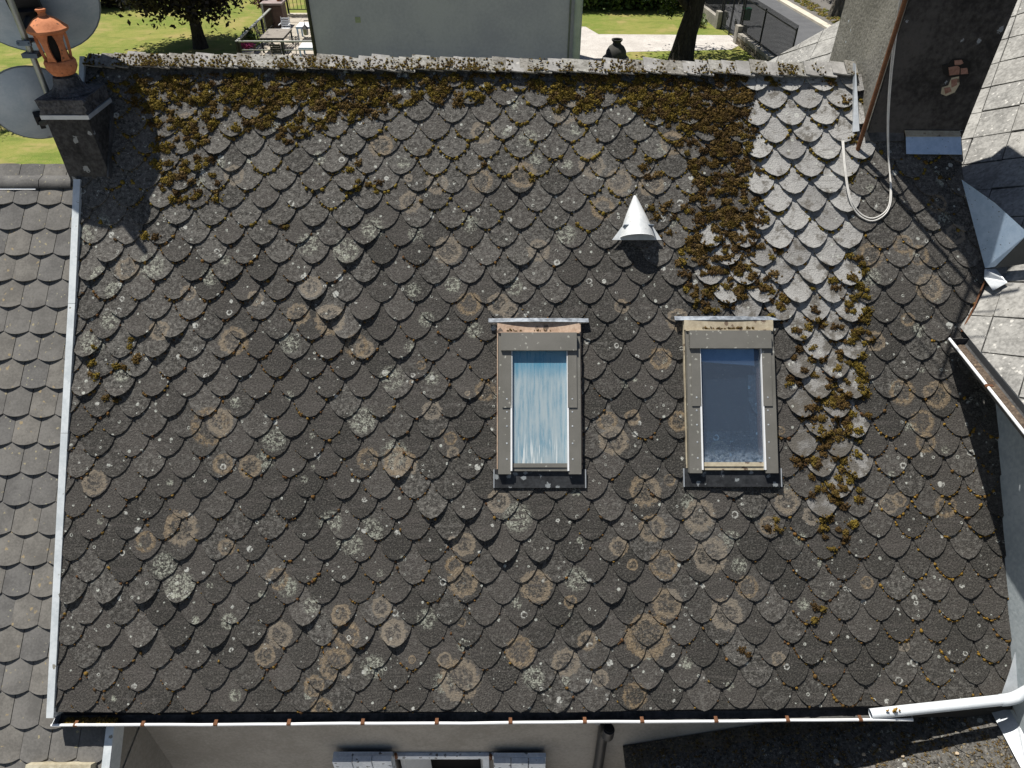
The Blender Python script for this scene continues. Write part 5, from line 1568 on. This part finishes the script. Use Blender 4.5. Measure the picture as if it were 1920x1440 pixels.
for t in (.25, .75):
    for z in (.75, 1.75):
        c_ = gb_ + (ga_ - gb_) * t + V3(0, 0, z)
        gd_ = (ga_ - gb_) / np.linalg.norm(ga_ - gb_)
        MB().tube([c_ + (.20 - .0055 * k) * (math.cos(k * .42) * gd_ + math.sin(k * .42) * V3(0, 0, 1)) for k in range(34)], .02, 6).build('scroll', M_IRON, gate, True)
fence2 = empty('far_railing', gb_ - fdir * 3, 'black iron railing on a low wall left of the gate', 'railing', 'iron railings along the road')
railing(fence2, gb_ - fdir * 7, gb_ - fdir * .15, .55, 2.0, .2, .105, (.01, .5, .99))
MB().obox(gb_ - fdir * 3.6 + V3(0, 0, .27), fdir, sd, V3(0, 0, 1), 6.8, .44, .54).build('low_wall', M_LOWWALL, fence2)
for kx, p in ((0, ga_ + fdir * .22), (1, gb_ - fdir * .22)):
    MB().obox(p + V3(0, 0, .42), fdir, sd, V3(0, 0, 1), .42, .5, .84).build('gate_pier', M_LOWWALL, gate)
mbx = fa + fdir * .10 - sd * .0 + V3(0, 0, 1.35)
mail = MB().obox(mbx + sd * .15, fdir, sd, V3(0, 0, 1), .34, .26, .50).obox(mbx + sd * .15 + V3(0, 0, .27), fdir, sd, V3(0, 0, 1), .38, .30, .035).build('mail_box', plain('green_enamel', (.015, .12, .055), .4), None)
tag(mail, 'green letter box fixed to the iron gate post', 'letter box')
# sloping end of the railing wall with yellow stonecrop
pe = fb + V3(0, 0, 0)
endw = empty('stone_wall_end', pe, 'rubble wall end with yellow stonecrop beside the road', 'wall')
MB().obox(pe + fdir * .9 - sd * .0 + V3(0, 0, .85), fdir, sd, V3(0, 0, 1), 1.2, .5, .10).build('coping', M_KERB, endw)
for k in range(5):
    for j in range(5):
        MB().obox(pe + fdir * (.42 + .24 * k) + V3(0, 0, .1 + .17 * j), fdir, sd, V3(0, 0, 1), .22 * rs_.uniform(.8, 1), .46 + rs_.uniform(0, .08), .155 * rs_.uniform(.85, 1)).build('stone', M_RUBBLE, endw)
sp_ = [pe + fdir * random.uniform(.25, 1.5) + sd * random.choice((-.28, .28)) + V3(0, 0, random.uniform(.1, .8)) for _ in range(90)]
moss_mesh('stonecrop', sp_, V3(0, -.5, 1), [random.uniform(.05, .10) for _ in sp_], .7, 6, np.array([random.choice(((.50, .34, .02), (.30, .22, .03), (.22, .16, .08))) for _ in sp_]), 'yellow stonecrop growing on the rubble wall end', 'plant')
# lawn shrub left of the gate
leafy('garden_shrub', gb_ - fdir * 1.0 + sd * 1.2 * (1 if sd[0] < 0 else -1) + V3(0, 0, .35), (.7, .9, .4), 700, .09, leaf_mat('pale_shrub', (.10, .14, .05), (.22, .27, .12)), None, 'pale green shrub growing left of the gate pier', 'shrub', 51, 30, .1)

# ================================================================== TERRACE BESIDE THE RENDERED HOUSE
M_PAV = mottled('sandstone_paving', (.30, .27, .225), (.44, .40, .34), 1.4, .95, 0, 14, .5, .3, .01)
tl = hz(452, 121); tback = hz(540, 33)
edge = hz(492, 78) - tl; edge /= np.linalg.norm(edge)
tlen = (tback[1] - tl[1]) / edge[1]
tbl = tl + edge * tlen
TX1 = bxl + .3
terr = link_mesh('terrace', [tl + V3(0, 0, .03), V3(TX1, tl[1], .03), V3(TX1, tbl[1], .03), tbl + V3(0, 0, .03)], [(0, 1, 2, 3)], mottled('terrace_joints', (.46, .42, .35), (.56, .52, .44), 2, .95))
terr['kind'] = 'structure'
# paving slabs
x = tl[0]
row = 0
yy = tl[1]
while yy < tbl[1] - .2:
    xx = tl[0] - 1 + (.4 if row % 2 else 0)
    while xx < TX1:
        le = tl[0] + (yy - tl[1]) / edge[1] * edge[0] + .12
        x0, x1 = max(xx + .03, le), min(xx + .80 - .03, TX1)
        if x1 - x0 > .15: MB().box(x0, x1, yy + .04, min(yy + 1.1 - .04, tbl[1]), .032, .045).build('paving_slab', M_PAV, terr)
        xx += .80
    yy += 1.1; row += 1
kb = MB().box(tbl[0] + .2, TX1, tbl[1] - .05, tbl[1] + .28, 0, .18).build('terrace_kerb', M_KERB)
kb['kind'] = 'structure'
M_ALU = plain('grey_handrail', (.30, .31, .28), .5, .2)
def balustrade(name, a, b, label, bars, gap=.22):
    root = empty(name, a, label, 'railing', 'terrace railings')
    d = b - a; L = np.linalg.norm(d); d /= L; sd_ = V3(-d[1], d[0], 0)
    MB().obox((a + b) / 2 + V3(0, 0, 1.0), d, sd_, V3(0, 0, 1), L, .12, .05).build('handrail', M_ALU, root)
    MB().obox((a + b) / 2 + V3(0, 0, .22), d, sd_, V3(0, 0, 1), L, .04, .04).build('bottom_rail', M_IRON, root)
    if not bars: MB().obox((a + b) / 2 + V3(0, 0, .62), d, sd_, V3(0, 0, 1), L, .04, .04).build('middle_rail', M_ALU, root)
    n = max(1, int(L / 1.9))
    for k in range(n + 1):
        MB().obox(a + d * L * k / n + V3(0, 0, .5), d, sd_, V3(0, 0, 1), .09, .09, 1.0).build('post', M_IRON, root)
    if bars:
        bm = MB()
        for k in range(int(L / gap)): bm.obox(a + d * (k + .5) * gap + V3(0, 0, .6), d, sd_, V3(0, 0, 1), .025, .025, .76)
        bm.build('bars', M_IRON, root)['kind'] = 'stuff'
    return root
balustrade('side_balustrade', tl + edge * .05, tbl, 'dark railing with grey handrail along the lawn side of the terrace', True)
balustrade('back_balustrade', tbl + V3(.25, .12, .18), V3(TX1, tbl[1] + .12, .18), 'dark barred railing at the far end of the terrace', True)
balustrade('front_balustrade', tl + V3(.1, .1, 0), V3(bxl - .6, tl[1] + .1, 0), 'open two-rail railing at the near end of the terrace', False)
M_WOOD = mottled('silvered_teak', (.20, .18, .155), (.33, .305, .27), 3, .9, 0, 30, .5, .3, .01, None, .3, (1, 6, 1))
M_WPL = plain('white_lacquer', (.74, .76, .78), .4, 0, .05)
M_BPL = plain('pale_blue_lacquer', (.36, .52, .66), .45, 0, .06)
def slat_table(name, c, lx, ly, hgt, mat, leg, n, label, alongx=True):
    root = empty(name, c, label, 'table')
    for k in range(n):
        if alongx: MB().box(c[0] - lx / 2, c[0] + lx / 2, c[1] - ly / 2 + ly * k / n + .01, c[1] - ly / 2 + ly * (k + 1) / n - .01, hgt - .03, hgt).build('slat', mat, root)
        else: MB().box(c[0] - lx / 2 + lx * k / n + .01, c[0] - lx / 2 + lx * (k + 1) / n - .01, c[1] - ly / 2, c[1] + ly / 2, hgt - .03, hgt).build('slat', mat, root)
    MB().box(c[0] - lx / 2, c[0] + lx / 2, c[1] - ly / 2, c[1] - ly / 2 + .05, hgt - .10, hgt - .032).box(c[0] - lx / 2, c[0] + lx / 2, c[1] + ly / 2 - .05, c[1] + ly / 2, hgt - .10, hgt - .032).box(c[0] - lx / 2, c[0] - lx / 2 + .05, c[1] - ly / 2 + .05, c[1] + ly / 2 - .05, hgt - .10, hgt - .032).box(c[0] + lx / 2 - .05, c[0] + lx / 2, c[1] - ly / 2 + .05, c[1] + ly / 2 - .05, hgt - .10, hgt - .032).build('apron', leg, root)
    for sx in (-1, 1):
        for sy in (-1, 1):
            MB().box(c[0] + sx * (lx / 2 - .05) - .035, c[0] + sx * (lx / 2 - .05) + .035, c[1] + sy * (ly / 2 - .06) - .035, c[1] + sy * (ly / 2 - .06) + .035, .045, hgt - .10).build('leg', leg, root)
    return root
def chair(name, c, face, mat, slat_mat, label, group, n=4):
    """slatted garden chair; face = direction the sitter looks (2d)"""
    root = empty(name, c, label, 'chair', group)
    f = V3(face[0], face[1], 0); f /= np.linalg.norm(f); s = V3(-f[1], f[0], 0); z = V3(0, 0, 1)
    for k in range(n): MB().obox(c + z * .45 + f * (-.19 + .38 * k / (n - 1)), s, f, z, .46, .085, .02).build('seat_slat', slat_mat, root)
    for k in range(n): MB().obox(c + z * (.55 + .105 * k) - f * (.24 + .02 * k), s, z, f, .46, .075, .02).build('back_slat', slat_mat, root)
    for sx in (-1, 1):
        MB().tube([c + s * sx * .22 + f * .22 + z * .045, c + s * sx * .22 + f * .20 + z * .44], .018, 6).build('leg', mat, root)
        MB().tube([c + s * sx * .22 - f * .20 + z * .045, c + s * sx * .22 - f * .23 + z * .44, c + s * sx * .22 - f * .31 + z * .95], .018, 6).build('leg', mat, root)
        MB().obox(c + s * sx * .25 + z * .66, f, s, z, .46, .04, .025).build('armrest', mat, root)
    return root
slat_table('teak_table', hz(523, 92), 1.15, 1.75, .74, M_WOOD, M_IRON, 9, 'weathered wooden slatted table in the middle of the terrace')
slat_table('white_table', hz(580, 74), .95, .95, .72, M_WPL, M_BPL, 6, 'white slatted table by the rendered wall')
slat_table('blue_bench_table', hz(585, 107), .95, .9, .55, M_WPL, M_BPL, 6, 'low blue and white slatted table at the near end by the wall')
chair('white_chair', hz(538, 71), (0, -1), M_WPL, M_WPL, 'white slatted chair behind the wooden table', 'terrace chairs')
chair('metal_chair', hz(552, 104), (-1, .1), M_IRON, M_WOOD, 'dark metal chair right of the wooden table', 'terrace chairs')
chair('folding_chair', hz(497, 84), (1, 0), M_IRON, M_WOOD, 'dark folding chair by the side railing', 'terrace chairs')
chair('near_chair', hz(525, 118), (0, 1), M_IRON, M_IRON, 'dark chair at the near end of the wooden table', 'terrace chairs')
cb = hz(521, 50)
cabx = empty('garden_cupboard', cb, 'brown garden cupboard with a pot on its lid', 'cupboard')
M_BROWN = mottled('brown_plastic', (.085, .05, .042), (.13, .085, .072), 3, .7)
MB().box(cb[0] - .55, cb[0] + .50, cb[1] - .4, cb[1] + .5, .045, 1.15).build('body', M_BROWN, cabx)
MB().box(cb[0] - .60, cb[0] + .55, cb[1] - .46, cb[1] + .55, 1.152, 1.25).build('lid', mottled('mauve_lid', (.24, .19, .18), (.34, .28, .27), 2, .7), cabx)
for s in (-1, 1): MB().box(cb[0] - .02 + s * .26 - .24, cb[0] - .02 + s * .26 + .24, cb[1] - .425, cb[1] - .402, .10, 1.08).build('door', M_BROWN, cabx)
tag(MB().lathe([(.10, 0), (.15, .05), (.17, .20), (.13, .30), (.10, .33), (.13, .38), (.11, .38)], V3(cb[0] + .28, cb[1] + .2, 1.252), 16).build('clay_pot', M_CLAY, None, True), 'orange clay pot standing on the brown cupboard', 'pot')
fl_ = V3(cb[0] - .75, cb[1] + .6, 0)
leafy('red_leaved_shrub', fl_ + V3(0, .2, 1.2), (.55, .6, .8), 900, .08, leaf_mat('purple_leaves', (.05, .012, .016), (.12, .03, .035)), None, 'purple-leaved shrub behind the brown cupboard', 'shrub', 61, 30, .1)
pp = hz(500, 58)
tag(MB().tube([pp, pp + V3(0, 0, 1.35)], .055, 10).lathe([(.0, 1.36), (.07, 1.36), (.075, 1.30), (.055, 1.28)], pp, 12).build('parasol_post', plain('pale_post', (.5, .49, .45), .6), None, True, 40), 'pale post standing against the side railing of the terrace', 'post')
pq = hz(468, 112)
fp = empty('flower_tub', pq, 'tub of crimson flowers in the near terrace corner', 'flower tub')
MB().lathe([(.0, .05), (.22, .05), (.30, .40), (.32, .42), (.26, .42)], pq, 14).build('tub', plain('white_tub', (.6, .6, .6), .6), fp, True, 40)
leafy('flowers', pq + V3(0, 0, .60), (.32, .3, .2), 300, .06, leaf_mat('crimson_flowers', (.18, .02, .07), (.36, .05, .16)), fp, seed=63, clumps=20, shell=.1)
pf = hz(462, 98)
pot2 = empty('leafy_tub', pf, 'dark green plant in a tub against the side railing', 'potted plant')
MB().lathe([(.0, .05), (.18, .05), (.24, .35), (.20, .35)], pf + V3(.3, 0, 0), 14).build('tub', M_BROWN, pot2, True, 40)
leafy('foliage', pf + V3(.3, 0, .75), (.35, .35, .45), 500, .08, M_LEAF, pot2, seed=65, clumps=24, shell=.1)
ppz = hz(573, 80)
lan = empty('garden_lantern', V3(bxl - .35, BY + 3.0, 1.6), 'small lantern hanging beside the rendered wall over the terrace', 'lantern')
lc_ = hy(573, 58, BY + 3.0)
lan.location = lc_; W[lan.name] = lc_
MB().lathe([(.0, -.16), (.10, -.16), (.13, .10), (.0, .10)], lc_, 6).build('glass_body', plain('lantern_glass', (.28, .26, .2), .3), lan)
MB().lathe([(.18, .101), (.05, .22), (.02, .26), (.0, .27)], lc_, 6).build('lantern_roof', M_IRON, lan)
MB().tube([lc_ + V3(0, 0, .26), lc_ + V3(0, 0, .42), V3(bxl - .02, lc_[1], lc_[2] + .50)], .018, 6).build('bracket', M_IRON, lan, True)
